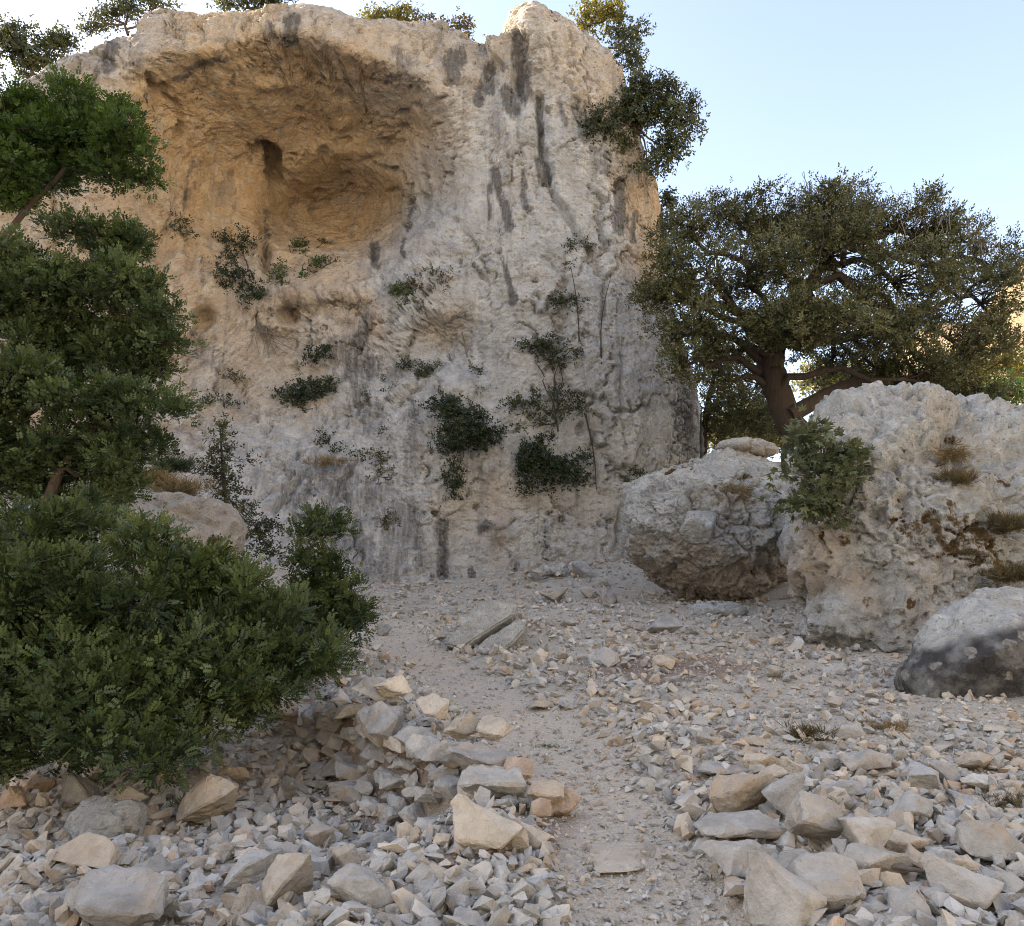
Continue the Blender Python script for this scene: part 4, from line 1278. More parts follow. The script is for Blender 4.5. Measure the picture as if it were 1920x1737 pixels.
def rotmats(ax, ay, az):
    cx, sx, cy, sy, cz, sz = np.cos(ax), np.sin(ax), np.cos(ay), np.sin(ay), np.cos(az), np.sin(az)
    R = np.empty((len(ax), 3, 3))
    R[:, 0, 0] = cz * cy; R[:, 0, 1] = cz * sy * sx - sz * cx; R[:, 0, 2] = cz * sy * cx + sz * sx
    R[:, 1, 0] = sz * cy; R[:, 1, 1] = sz * sy * sx + cz * cx; R[:, 1, 2] = sz * sy * cx - cz * sx
    R[:, 2, 0] = -sy; R[:, 2, 1] = cy * sx; R[:, 2, 2] = cy * cx
    return R

def scatter(name, P, S, T, templ, tilt, lift):
    n = len(P)
    k = rng.integers(0, len(templ), n)
    R = rotmats(rng.normal(0, tilt, n), rng.normal(0, tilt, n), rng.uniform(0, 6.28, n))
    VV, FF, TT, off = [], [], [], 0
    for i, (tv, tf) in enumerate(templ):
        s = np.where(k == i)[0]
        if not len(s): continue
        V = np.einsum('nij,vj->nvi', R[s], tv) * S[s][:, None, None] + P[s][:, None, :]
        V[..., 2] += lift * S[s][:, None]
        F = tf[None] + (np.arange(len(s)) * len(tv))[:, None, None] + off
        VV.append(V.reshape(-1, 3)); FF.append(F.reshape(-1, 3))
        TT.append(np.repeat(T[s], len(tv), axis=0))
        off += len(s) * len(tv)
    me = mk_mesh(name, np.concatenate(VV), [np.concatenate(FF)], {'tint': np.concatenate(TT)}, False, M_RUBBLE)
    o = link(name, me)
    o['kind'] = 'stuff'
    return o

PALA = np.array([PAL['grey'], PAL['blue grey'], PAL['tan'], PAL['cream'], PAL['pale grey'], PAL['tan'], PAL['grey'], PAL['pale grey'], PAL['grey'], PAL['tan'], PAL['rusty']])
def tints(n, P):
    warm = sstep(-0.25, 0.35, fbm(P * [1, 1, 0], 1.5, 3, seed=77))
    base = PALA[rng.integers(0, len(PALA), n)]
    grey = PALA[rng.choice([0, 1, 4], n)]
    c = np.where((rng.random(n) < 0.30 + 0.45 * warm)[:, None], base, grey)
    return c * rng.uniform(0.70, 1.15, (n, 1))

def field(n, ymin, ymax, keep):
    """random ground points inside the view cone, denser close by"""
    y = ymin * (ymax / ymin) ** rng.random(n)
    x = rng.uniform(-0.70, 0.72, n) * y
    m = keep(x, y)
    x, y = x[m], y[m]
    return x, y, G(x, y)

def offpath(x, y):
    nn = fbm(np.stack([x, y, 0 * x], 1), 0.6, 3, seed=61) * 0.55
    o = np.abs(x - path_x(y)) / path_w(y) + nn
    return np.where(y < 13, o, 2.0)

def behind_cliff(x, y):
    return (y > 20.6) | ((x < -3.5) & (y > 15)) | ((x > 3.8) & (y > 16.5))

x, y, z = field(33000, 3.0, 21, lambda x, y: ((offpath(x, y) > 0.9) | (rng.random(len(x)) < 0.30)) & ~behind_cliff(x, y) & ~((x < -1.5) & (y > 8.5) & (x < -0.36 * y)))
P = np.stack([x, y, z], 1)
drift = fbm(np.stack([x, y, 0 * x], 1), 1.3, 3, seed=88)
S = 0.018 + 0.085 * rng.random(len(x)) ** (2.9 - 1.6 * np.clip(drift, -0.6, 0.6))
S = np.where(offpath(x, y) < 0.9, np.minimum(S, 0.034), S)
S *= np.interp(y, [3, 6, 10, 20], [1.0, 1.0, 1.0, 1.25]) * np.where((x > 1.6) & (y > 5.2) & (y < 9), 0.75, 1.0)
P[:, 2] += S * rng.uniform(-0.1, 0.5, len(x))
scatter('rubble', P, S, tints(len(x), P), hulls(24, 10, 5), 0.45, 0.1)

x, y, z = field(58000, 3.0, 21, lambda x, y: ~behind_cliff(x, y) & (rng.random(len(x)) < np.where(offpath(x, y) < 0.7, 1.0, 0.85)))
P = np.stack([x, y, z], 1)
S = (0.007 + 0.017 * rng.random(len(x)) ** 2) * np.interp(y, [3, 8, 20], [1.0, 1.15, 1.6])
scatter('gravel', P, S, tints(len(x), P) * 1.12, hulls(16, 6, 6), 0.6, 0.15)

# ------------------------------------------------------------------ leaves
def leaf_quad(base, tip, w, up):
    base, tip, up = map(lambda a: np.asarray(a, float), (base, tip, up))
    d = tip - base
    s = np.cross(d, up); s /= np.linalg.norm(s) + 1e-9
    mid = base + d * 0.45 + up * 0.04 * np.linalg.norm(d)
    return [base, mid + s * w, tip, mid - s * w]

def t_pinnate(pairs=5, L=0.12, l=0.045, w=0.010):
    V = []
    for i in range(pairs):
        y = L * (0.15 + 0.8 * i / pairs)
        for s in (-1, 1):
            V += leaf_quad((0, y, 0), (s * l * 0.9, y + l * 0.45, 0.012), w, (0, 0, 1))
    V += leaf_quad((0, L, 0), (0, L + l, 0.005), w, (0, 0, 1))
    V = np.array(V)
    return V, np.arange(len(V)).reshape(-1, 4)

def t_rosette(n=7, L=0.07, w=0.016, seed=1):
    r = np.random.default_rng(seed)
    V = []
    for i in range(n):
        a = i * 2.4
        e = r.uniform(0.1, 1.1)
        d = np.array([math.cos(a) * math.cos(e), math.sin(e), math.sin(a) * math.cos(e)])
        b = np.array([0, 0.02 * i, 0]) * 1.0
        V += leaf_quad(b, b + d * L * r.uniform(0.7, 1.1), w, (0.3 * r.normal(), 1, 0.3 * r.normal()))
    V = np.array(V)
    return V, np.arange(len(V)).reshape(-1, 4)

def t_blades(n=9, L=0.25, w=0.004, spread=0.5, seed=1):
    r = np.random.default_rng(seed)
    V = []
    for i in range(n):
        d = np.array([r.normal() * spread, 1, r.normal() * spread]); d /= np.linalg.norm(d)
        V += leaf_quad((0, 0, 0), d * L * r.uniform(0.5, 1.1), w, (r.normal(), 0.1, r.normal()))
    V = np.array(V)
    return V, np.arange(len(V)).reshape(-1, 4)

def t_fig(L=0.13):
    # lobed palm-shaped leaf, fan of quads
    V, Q = [], []
    k = 0
    for a, l in ((-75, 0.6), (-38, 0.85), (0, 1.0), (38, 0.85), (75, 0.6)):
        a = math.radians(a)
        d = np.array([math.sin(a), math.cos(a), 0.0]) * L * l
        q = leaf_quad((0, 0, 0), d + [0, 0, -0.12 * L], L * 0.17, (0, 0, 1))
        V += q
    V = np.array(V)
    return V, np.arange(len(V)).reshape(-1, 4)

def orient(D, roll):
    """rotation taking +Y to D, with roll"""
    D = D / (np.linalg.norm(D, axis=1)[:, None] + 1e-9)
    ref = np.where(np.abs(D[:, 2:3]) > 0.95, np.array([[1.0, 0, 0]]), np.array([[0, 0, 1.0]]))
    X = np.cross(D, ref); X /= np.linalg.norm(X, axis=1)[:, None]
    Z = np.cross(X, D)
    c, s = np.cos(roll)[:, None], np.sin(roll)[:, None]
    X2, Z2 = X * c + Z * s, Z * c - X * s
    return np.stack([X2, D, Z2], -1)

def leaves(name, P, D, S, T, templ, mat, parent, origin):
    R = orient(D, rng.normal(0, 0.7, len(P)))
    tv, tq = templ
    V = np.einsum('nij,vj->nvi', R, tv) * S[:, None, None] + P[:, None, :] - np.asarray(origin)
    Q = tq[None] + (np.arange(len(P)) * len(tv))[:, None, None]
    me = mk_mesh(name, V.reshape(-1, 3), [Q.reshape(-1, 4)], {'tint': np.repeat(T, len(tv))}, False, mat)
    return link(name, me, parent)

def crown_points(blobs, density, shell=0.45, per=10, rc=0.12, up=0.5, r=rng, gap=0.0):
    """clusters on the outer part of each blob; every cluster holds a few sprays"""
    PP, DD, CC, TT = [], [], [], []
    for (c, rad) in blobs:
        c, rad = np.asarray(c, float), np.asarray(rad, float)
        n = max(3, int(density * (rad[0] * rad[2] + rad[0] * rad[1] + rad[1] * rad[2]) * 4.2))
        d = r.normal(size=(n, 3)); d /= np.linalg.norm(d, axis=1)[:, None]
        u = shell + (1 - shell) * r.random(n) ** 0.6
        m = float(np.mean(rad))
        u = u * (1 + 0.55 * perlin(d * 1.9 + c * 3.1)) * np.where(r.random(n) < 0.10, r.uniform(1.0, 1.35, n), 1.0)
        cc = c + d * rad * u[:, None]
        keep = perlin(cc / (0.40 * m + 0.12) + 7.7) > gap - 0.30
        if keep.sum() < 3: keep[:] = True
        cc, d = cc[keep], d[keep]
        n = len(cc)
        if n == 0: continue
        CC.append(cc)
        k = r.poisson(per, n) + 1
        idx = np.repeat(np.arange(n), k)
        off = r.normal(size=(len(idx), 3)) * rc * [1, 1, 0.75]
        PP.append(cc[idx] + off)
        DD.append(d[idx] * 0.7 + off / rc * 0.5 + r.normal(size=(len(idx), 3)) * 0.5 + [0, 0, up])
        tn = 0.42 + 0.30 * perlin(cc / (0.5 * m + 0.1)) + r.normal(0, 0.12)
        TT.append(np.clip(np.repeat(tn + r.normal(0, 0.14, n), k) + r.normal(0, 0.17, len(idx)), 0, 1))
    return np.concatenate(PP), np.concatenate(DD), np.concatenate(CC), np.concatenate(TT)

def twig_batch(mb, A, C, r0, r1, wob=0.16):
    n = len(A)
    if n == 0: return
    t = np.linspace(0, 1, 4)
    P = A[:, None] + (C - A)[:, None] * t[None, :, None]
    L = np.linalg.norm(C - A, axis=1)
    P[:, 1:3] += rng.normal(size=(n, 2, 3)) * (wob * L)[:, None, None] * 0.5
    P[:, 1:3, 2] += 0.05 * L[:, None]
    T = (C - A) / (L[:, None] + 1e-9)
    ref = np.where(np.abs(T[:, 2:3]) > 0.9, np.array([[1.0, 0, 0]]), np.array([[0, 0, 1.0]]))
    U = np.cross(T, ref); U /= np.linalg.norm(U, axis=1)[:, None] + 1e-9
    B = np.cross(T, U)
    rad = np.linspace(r0, r1, 4)
    ang = np.array([0, 2.0944, 4.18879])
    ring = U[:, None, None] * np.cos(ang)[None, None, :, None] + B[:, None, None] * np.sin(ang)[None, None, :, None]
    V = P[:, :, None] + rad[None, :, None, None] * ring
    V = V.reshape(-1, 3)
    q = []
    for i in range(3):
        for k in range(3):
            k2 = (k + 1) % 3
            q.append((i * 3 + k, i * 3 + k2, i * 3 + 3 + k2, i * 3 + 3 + k))
    Q = (np.array(q)[None] + (np.arange(n) * 12)[:, None, None]).reshape(-1, 4)
    mb.add(V, Q=Q)

def pblob(px, py, Y, rx, ry, rd=None):
    k = Y / FPX
    return (at(px, py, Y), (rx * k, (rd if rd is not None else 0.8 * (rx + ry) / 2 * k), ry * k))

def plant(name, label, cat, base, blobs, templ, mat, bark, density, per, rc, size, trunk=None, up=0.5, shell=0.45, twig=0.006, limb=0.03, group=None, twigs=0.5, trunk_name='trunk', crown_name='crown', limbs=True, gap=0.0, clump=0, cf=(0.34, 0.52)):
    """a plant with stem, branches and leaves. trunk: list of (point, radius)"""
    base = np.asarray(base, float)
    t = thing(name, base, label, cat, group)
    if clump:
        sub = []
        for c, rad in blobs:
            rad = np.asarray(rad, float)
            n = int(clump)
            d = rng.normal(size=(n, 3)); d /= np.linalg.norm(d, axis=1)[:, None]
            d[:, 1] -= 0.25
            for q in d:
                f = rng.uniform(*cf)
                sub.append((c + q * rad * (1.06 - f * 0.75), rad * f * rng.uniform(0.85, 1.15, 3)))
        blobs_l = sub
    else:
        blobs_l = blobs
    P, D, C, T = crown_points(blobs_l, density, shell, per, rc, up, rng, gap)
    S = size * rng.uniform(0.7, 1.25, len(P))
    leaves(crown_name, P, D, S, T, templ, mat, t, base)
    mbt = MB()
    if trunk is None:
        c0 = np.mean([b[0] for b in blobs], axis=0)
        trunk = [(base, limb), (base + (c0 - base) * 0.5, limb * 0.75)]
    tp = np.array([q[0] for q in trunk], float); tr = np.array([q[1] for q in trunk])
    tt = np.linspace(0, 1, len(tp)); t2 = np.linspace(0, 1, len(tp) * 5)
    sp = np.stack([np.interp(t2, tt, tp[:, i]) for i in range(3)], 1)
    for _ in range(3):
        sp[1:-1] = 0.25 * sp[:-2] + 0.5 * sp[1:-1] + 0.25 * sp[2:]
    sr = np.interp(t2, tt, tr)
    sp = sp + np.stack([fbm(sp, 0.5, 2, seed=s_) for s_ in (1, 2, 3)], 1) * sr[:, None] * 0.5
    tube(mbt, sp, sr, 10)
    link(trunk_name, mbt.mesh(trunk_name, bark, True, base), t)
    if limbs:
        mb = MB()
        nodes = []
        for c, rad in blobs:
            a = sp[np.argmin(np.linalg.norm(sp[len(sp) // 3:] - c, axis=1)) + len(sp) // 3]
            pts = curve_pts(a, c, 9, 0.08, 0.35)
            tube(mb, pts, np.linspace(limb * 0.8, limb * 0.3, 9), 6)
            nodes.append(pts[4:])
        nodes = np.concatenate(nodes)
        sel = rng.random(len(C)) < twigs
        CS = C[sel]
        if len(CS):
            near = np.stack([np.linalg.norm(CS - q, axis=1) for q in nodes], 1)
            near = near * rng.uniform(1, 1.5, near.shape)
            twig_batch(mb, nodes[np.argmin(near, axis=1)], CS, twig * 2.0, twig * 0.6)
        link('branches', mb.mesh('branches', bark, True, base), t)
    return t

PIN = t_pinnate(4, 0.11, 0.046, 0.0125)
PIN3 = t_pinnate(3, 0.10, 0.052, 0.0155)
ROS = t_rosette(7)
ROS5 = t_rosette(5, 0.09, 0.022, 3)
FIG = t_fig()
BLA = t_blades()

# ---------- trees and bushes at the left
yA = 9.6
plant('mastic_tree', 'tall tree at left edge with spreading green crown against the cliff', 'tree', at(-120, 1250, yA),
      [pblob(*b) for b in [(40, 235, yA, 80, 55, .55), (150, 215, yA, 85, 45, .5), (230, 250, yA - .3, 62, 42, .45), (90, 300, yA + .3, 100, 48, .6), (215, 310, yA, 70, 36, .4), (20, 330, yA - .3, 60, 50, .5), (270, 285, yA - .2, 34, 26, .3), (260, 338, yA, 42, 18, .2), (-60, 300, yA, 90, 80, .7), (-60, 200, yA, 60, 40, .5), (60, 270, yA, 110, 60, .5), (180, 275, yA, 90, 50, .4), (30, 375, yA, 60, 30, .3)]],
      PIN3, L_BRIGHT, BARK_RED, 44, 8, 0.07, 0.72, clump=9,
      trunk=[(at(-120, 1250, yA), 0.10), (at(-90, 800, yA), 0.08), (at(-40, 520, yA), 0.06), (at(40, 400, yA), 0.04), (at(110, 330, yA), 0.03), (at(160, 270, yA), 0.02)], up=0.55, limb=0.035, twig=0.005, twigs=0.6)
yB = 8.9
plant('mastic_tree', 'middle tree at left edge, dark green branches reaching right over the cliff', 'tree', at(-60, 1300, yB),
      [pblob(*b) for b in [(50, 500, yB, 75, 48, .5), (150, 440, yB, 60, 26, .35), (215, 455, yB, 58, 34, .4), (120, 560, yB, 110, 44, .6), (250, 540, yB - .3, 62, 40, .4), (320, 588, yB - .3, 40, 26, .3), (50, 640, yB, 90, 50, .6), (180, 640, yB + .3, 80, 40, .5), (255, 620, yB, 60, 46, .4), (270, 690, yB, 44, 30, .3), (-40, 560, yB, 80, 90, .6), (120, 690, yB, 90, 40, .4), (230, 680, yB, 70, 40, .4), (30, 590, yB, 90, 60, .5), (200, 520, yB, 80, 50, .4), (310, 650, yB - .2, 40, 30, .3)]],
      PIN3, L_LENTISK, BARK_RED, 44, 8, 0.07, 0.72, clump=9,
      trunk=[(at(-60, 1300, yB), 0.11), (at(-30, 950, yB), 0.09), (at(60, 760, yB), 0.06), (at(150, 680, yB), 0.035), (at(220, 600, yB), 0.02)], up=0.55, limb=0.03, twig=0.005, twigs=0.6)
yC = 8.2
plant('mastic_tree', 'lower tree at left edge, dense grey-green crown above the big bush', 'tree', at(60, 1300, yC),
      [pblob(*b) for b in [(60, 740, yC, 95, 52, .5), (170, 745, yC, 80, 44, .45), (255, 765, yC, 62, 40, .4), (325, 765, yC - .2, 34, 20, .2), (60, 850, yC + .3, 90, 60, .5), (170, 850, yC + .2, 90, 60, .5), (250, 850, yC + .1, 55, 50, .4), (80, 930, yC + .4, 100, 40, .5), (215, 920, yC + .3, 70, 40, .4), (-20, 800, yC, 70, 90, .6)]],
      PIN3, L_LENTISK, BARK_RED, 44, 8, 0.07, 0.70, clump=9,
      trunk=[(at(60, 1300, yC), 0.10), (at(60, 1050, yC), 0.08), (at(110, 880, yC), 0.05), (at(180, 800, yC), 0.03)], up=0.5, limb=0.03, twig=0.005, twigs=0.5)
yD = 6.6
plant('mastic_bush', 'large dense dark green bush spilling over the rubble at lower left', 'bush', gpt(280, 1400),
      [pblob(a_, b_, c_ + ((a_ * 7 + b_ * 3) % 10) * 0.07 - 0.32, d_ * 0.88, e_ * 0.88, f_ * 0.85) for a_, b_, c_, d_, e_, f_ in [(130, 985, yD + .4, 120, 60, .5), (50, 1040, yD + .3, 90, 80, .5), (250, 1020, yD + .5, 70, 56, .4), (100, 1150, yD, 130, 110, .6), (250, 1130, yD + .1, 120, 90, .6), (385, 1120, yD + .3, 110, 84, .5), (500, 1130, yD + .4, 86, 80, .5), (160, 1280, yD - .3, 130, 96, .55), (300, 1260, yD - .1, 130, 100, .55), (440, 1240, yD + .1, 110, 90, .5), (560, 1240, yD + .3, 74, 70, .4), (230, 1360, yD - .5, 100, 50, .4), (360, 1340, yD - .3, 90, 56, .4), (480, 1310, yD, 70, 46, .35), (20, 1220, yD, 70, 110, .5), (20, 1380, yD - .5, 60, 70, .4), (340, 1060, yD + .5, 56, 40, .4), (420, 1070, yD + .5, 60, 40, .4), (120, 1385, yD - .6, 90, 50, .4), (300, 1400, yD - .6, 80, 40, .35), (40, 1300, yD - .3, 80, 80, .45), (130, 1060, yD + .8, 140, 80, .4), (220, 1220, yD + .5, 200, 110, .3), (420, 1180, yD + .9, 160, 90, .3), (60, 1150, yD + .8, 120, 120, .3)]],
      PIN, L_LENTISK, BARK_RED, 42, 8, 0.06, 0.76, up=0.45, clump=6, cf=(0.45, 0.62), limb=0.022, twig=0.004, twigs=0.45, shell=0.5, trunk_name='stem')
yE = 8.6
plant('mastic_bush', 'slender green bush with two rounded tiers, right end of the big bush', 'bush', gpt(610, 1240),
      [pblob(*b) for b in [(605, 1000, yE, 50, 32, .3), (590, 1060, yE, 44, 30, .3), (640, 1095, yE, 48, 40, .3), (620, 1150, yE, 60, 40, .35), (655, 1160, yE, 34, 30, .2), (560, 1140, yE, 50, 60, .3), (590, 1210, yE, 56, 40, .3)]],
      PIN, L_LENTISK, BARK_RED, 40, 8, 0.06, 0.8, up=0.4, clump=8, limb=0.02, twig=0.004, trunk_name='stem',
      trunk=[(gpt(610, 1240), 0.03), (at(625, 1140, yE), 0.025), (at(610, 1050, yE), 0.012)])

# ---------- evergreen oak at the right, with a reclining limb
yO = 19.0
ob = at(1478, 860, yO)
plant('oak_tree', 'broad evergreen oak with thick dark trunk behind the boulders', 'tree', ob,
      [pblob(*b) for b in [
        (1290, 440, yO, 62, 44, 1.1), (1240, 515, yO - 1.0, 56, 40, .9), (1300, 530, yO - 1.5, 74, 52, 1.0), (1390, 430, yO + .5, 86, 56, 1.4), (1400, 520, yO - 1, 90, 60, 1.4), (1490, 440, yO + .5, 80, 60, 1.4), (1545, 385, yO, 70, 40, 1.0), (1620, 400, yO, 66, 44, 1.1), (1560, 480, yO - .5, 100, 70, 1.5),
        (1700, 440, yO + .5, 84, 56, 1.3), (1790, 455, yO + .8, 70, 50, 1.1), (1860, 500, yO + 1, 56, 44, .9), (1680, 540, yO - .5, 100, 70, 1.5), (1800, 560, yO, 90, 66, 1.3), (1870, 610, yO + .5, 56, 56, 1.0), (1500, 570, yO - 1.5, 100, 56, 1.3), (1410, 600, yO - 1.8, 90, 50, 1.2), (1310, 610, yO - 1.5, 60, 50, .9),
        (1580, 620, yO - 2, 90, 44, 1.1), (1500, 635, yO - 2.2, 60, 32, .8), (1700, 640, yO - 1, 100, 60, 1.3), (1810, 660, yO, 80, 60, 1.2), (1280, 690, yO - 1.5, 34, 44, .6), (1720, 715, yO - .5, 80, 36, .9), (1830, 730, yO + .3, 60, 40, .9), (1640, 690, yO + .5, 60, 36, .8), (1345, 660, yO - .8, 46, 26, .6), (1230, 560, yO - 1.2, 34, 30, .5), (1560, 690, yO + 2, 50, 30, .8), (1630, 720, yO + 2, 50, 26, .8), (1740, 745, yO + 2, 80, 36, .9), (1260, 640, yO - 1.3, 40, 40, .6), (1340, 720, yO - .6, 36, 30, .5)]],
      ROS, L_OAK, BARK, 6.2, 9, 0.13, 1.22, clump=8,
      trunk=[(at(1502, 920, yO), 0.38), (at(1496, 830, yO), 0.35), (at(1476, 775, yO), 0.33), (at(1450, 725, yO), 0.32), (at(1444, 680, yO), 0.31), (at(1458, 630, yO), 0.28), (at(1490, 590, yO), 0.22), (at(1530, 520, yO), 0.15), (at(1560, 450, yO), 0.08)],
      up=0.35, shell=0.35, limb=0.13, twig=0.012, twigs=0.5, gap=-0.08)
oak = bpy.data.objects['oak_tree']
mb = MB()
for pl, r0, r1 in [([(1458, 660), (1420, 610), (1370, 575), (1330, 570), (1290, 560)], .16, .06), ([(1470, 640), (1560, 640), (1640, 620), (1720, 600), (1780, 560)], .17, .06), ([(1480, 780), (1560, 735), (1620, 712), (1690, 718), (1760, 700), (1820, 650)], .20, .08), ([(1700, 600), (1745, 560), (1770, 520)], .08, .03), ([(1580, 500), (1585, 450), (1560, 400)], .08, .03), ([(1380, 580), (1350, 530), (1345, 490)], .07, .03)]:
    pts = np.array([at(a, b, yO + .2 * i - .3) for i, (a, b) in enumerate(pl)])
    tt = np.linspace(0, 1, len(pts)); t2 = np.linspace(0, 1, 16)
    sp = np.stack([np.interp(t2, tt, pts[:, i]) for i in range(3)], 1)
    for _ in range(2): sp[1:-1] = 0.25 * sp[:-2] + 0.5 * sp[1:-1] + 0.25 * sp[2:]
    tube(mb, sp, np.linspace(r0, r1, 16), 9)
link('limb', mb.mesh('limb', BARK, True, ob), oak)
mb = MB()
for i in range(150):   # bare twigs over the crown
    px = random.uniform(1330, 1900)
    top = np.interp(px, [1300, 1400, 1540, 1640, 1800, 1900], [400, 375, 345, 355, 410, 460])
    a = at(px, top + random.uniform(20, 70), yO + random.uniform(-1, 1))
    b = at(px + random.uniform(-30, 30), top - random.uniform(-14, 16), yO + random.uniform(-1, 1))
    tube(mb, curve_pts(a, b, 6, 0.05, 0.5), np.linspace(0.014, 0.005, 6), 3)
link('bare_twigs', mb.mesh('bare_twigs', BARK_GREY, True, ob), oak)

# trees and bushes behind the oak
yS = 25.0
plant('background_tree', 'thin dark tree with forked stems between cliff and oak trunk', 'tree', at(1322, 850, yS),
      [pblob(*b) for b in [(1330, 690, yS, 34, 30, .8), (1380, 680, yS, 50, 26, .9), (1420, 720, yS, 34, 30, .6), (1400, 775, yS, 56, 40, .9), (1350, 765, yS, 40, 36, .8), (1440, 790, yS, 36, 40, .7), (1345, 815, yS, 30, 24, .5)]],
      ROS, L_OAK, BARK, 6.5, 9, 0.2, 1.6, trunk=[(at(1318, 880, yS), .12), (at(1322, 780, yS), .10), (at(1340, 700, yS), .06)], limb=0.07, twig=0.012, up=0.3)
yS = 33.0
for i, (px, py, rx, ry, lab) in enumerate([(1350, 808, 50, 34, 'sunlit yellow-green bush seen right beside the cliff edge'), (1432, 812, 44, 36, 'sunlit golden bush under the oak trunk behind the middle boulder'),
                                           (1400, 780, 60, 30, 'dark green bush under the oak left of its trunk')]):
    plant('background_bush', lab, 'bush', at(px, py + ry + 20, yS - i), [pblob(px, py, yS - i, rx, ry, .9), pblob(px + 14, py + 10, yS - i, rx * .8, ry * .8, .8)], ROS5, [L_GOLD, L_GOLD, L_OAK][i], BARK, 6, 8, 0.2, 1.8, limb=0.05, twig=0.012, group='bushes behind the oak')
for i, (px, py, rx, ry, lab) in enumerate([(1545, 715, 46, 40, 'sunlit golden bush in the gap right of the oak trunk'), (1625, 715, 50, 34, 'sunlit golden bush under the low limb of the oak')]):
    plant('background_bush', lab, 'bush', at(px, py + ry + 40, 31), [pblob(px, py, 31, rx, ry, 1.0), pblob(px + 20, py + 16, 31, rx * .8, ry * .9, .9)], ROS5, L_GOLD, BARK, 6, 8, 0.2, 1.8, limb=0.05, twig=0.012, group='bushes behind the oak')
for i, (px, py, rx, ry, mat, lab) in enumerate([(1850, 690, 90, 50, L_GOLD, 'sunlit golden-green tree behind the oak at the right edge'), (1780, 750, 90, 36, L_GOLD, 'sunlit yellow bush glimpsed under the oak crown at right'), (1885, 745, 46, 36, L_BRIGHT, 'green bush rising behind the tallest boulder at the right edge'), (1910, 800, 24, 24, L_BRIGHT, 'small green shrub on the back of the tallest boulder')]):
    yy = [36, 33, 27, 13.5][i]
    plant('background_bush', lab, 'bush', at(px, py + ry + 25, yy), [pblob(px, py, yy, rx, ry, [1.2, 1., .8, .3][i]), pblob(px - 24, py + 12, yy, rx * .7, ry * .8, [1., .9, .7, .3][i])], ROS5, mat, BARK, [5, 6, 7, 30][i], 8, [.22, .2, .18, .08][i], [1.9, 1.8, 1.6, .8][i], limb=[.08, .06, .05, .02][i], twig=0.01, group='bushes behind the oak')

# ---------- trees and shrubs on top of the cliff
def rim(px, py, Y): return at(px, py, Y)
TOPS = [
    ('rim_tree', 'bushy tree on the cliff rim at the upper left corner', [(40, 90, 55, 34), (110, 85, 46, 28), (10, 65, 40, 26), (60, 120, 60, 24)], (60, 150), 21.5, L_CLIFF),
    ('rim_tree', 'sparse leafy tree on the rim beside the first notch of the skyline', [(200, 35, 36, 18), (240, 20, 40, 18), (180, 50, 30, 14), (290, 4, 40, 10)], (240, 66), 22.3, L_CLIFF),
    ('rim_shrub', 'low spreading shrub on the rim, cut off by the top of the picture', [(440, 10, 44, 9), (510, 8, 50, 11), (480, -6, 60, 12)], (470, 34), 22.3, L_CLIFF),
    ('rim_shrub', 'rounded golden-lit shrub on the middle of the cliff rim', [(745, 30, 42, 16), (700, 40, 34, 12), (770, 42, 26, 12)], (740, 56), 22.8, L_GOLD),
    ('rim_shrub', 'low dry shrub on the rim left of the pinnacle', [(815, 48, 30, 6), (870, 50, 24, 5)], (830, 56), 22.8, L_HEATH),
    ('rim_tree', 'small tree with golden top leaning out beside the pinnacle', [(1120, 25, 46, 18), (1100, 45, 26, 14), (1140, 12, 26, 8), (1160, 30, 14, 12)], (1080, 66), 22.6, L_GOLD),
    ('rim_shrub', 'brownish twiggy shrub hanging below the golden tree on the skyline', [(1160, 70, 44, 16), (1190, 60, 24, 10), (1175, 100, 30, 16), (1190, 125, 20, 14)], (1140, 90), 22.7, L_CLIFF),
    ('cliff_tree', 'largest tree growing out of the right edge of the cliff face', [(1230, 190, 70, 46), (1275, 225, 50, 46), (1170, 215, 56, 44), (1125, 235, 44, 40), (1250, 280, 44, 36), (1225, 310, 30, 20), (1160, 260, 34, 26), (1205, 160, 30, 22)], (1185, 260), 22.3, L_CLIFF),
    ('cliff_shrub', 'small shrub on the cliff edge just above the oak', [(1252, 390, 12, 20), (1258, 420, 14, 16), (1250, 370, 8, 12)], (1240, 440), 23.6, L_CLIFF),
]
for nm, lab, bl, b, Y, mat in TOPS:
    base = at(b[0], b[1], Y)
    off = -0.5 if nm == 'cliff_tree' else 0.0
    plant(nm, lab, 'tree' if 'tree' in nm else 'shrub', base, [pblob(x_, y_, Y + off + random.uniform(-.2, .3), rx, ry, max(.3, .8 * rx * Y / FPX * .7)) for x_, y_, rx, ry in bl],
          ROS5, mat, BARK_RED, 14, 8, 0.13, 1.35, limb=0.045, twig=0.009, up=0.35, shell=0.3, group='plants on the cliff rim' if nm != 'cliff_tree' else None)

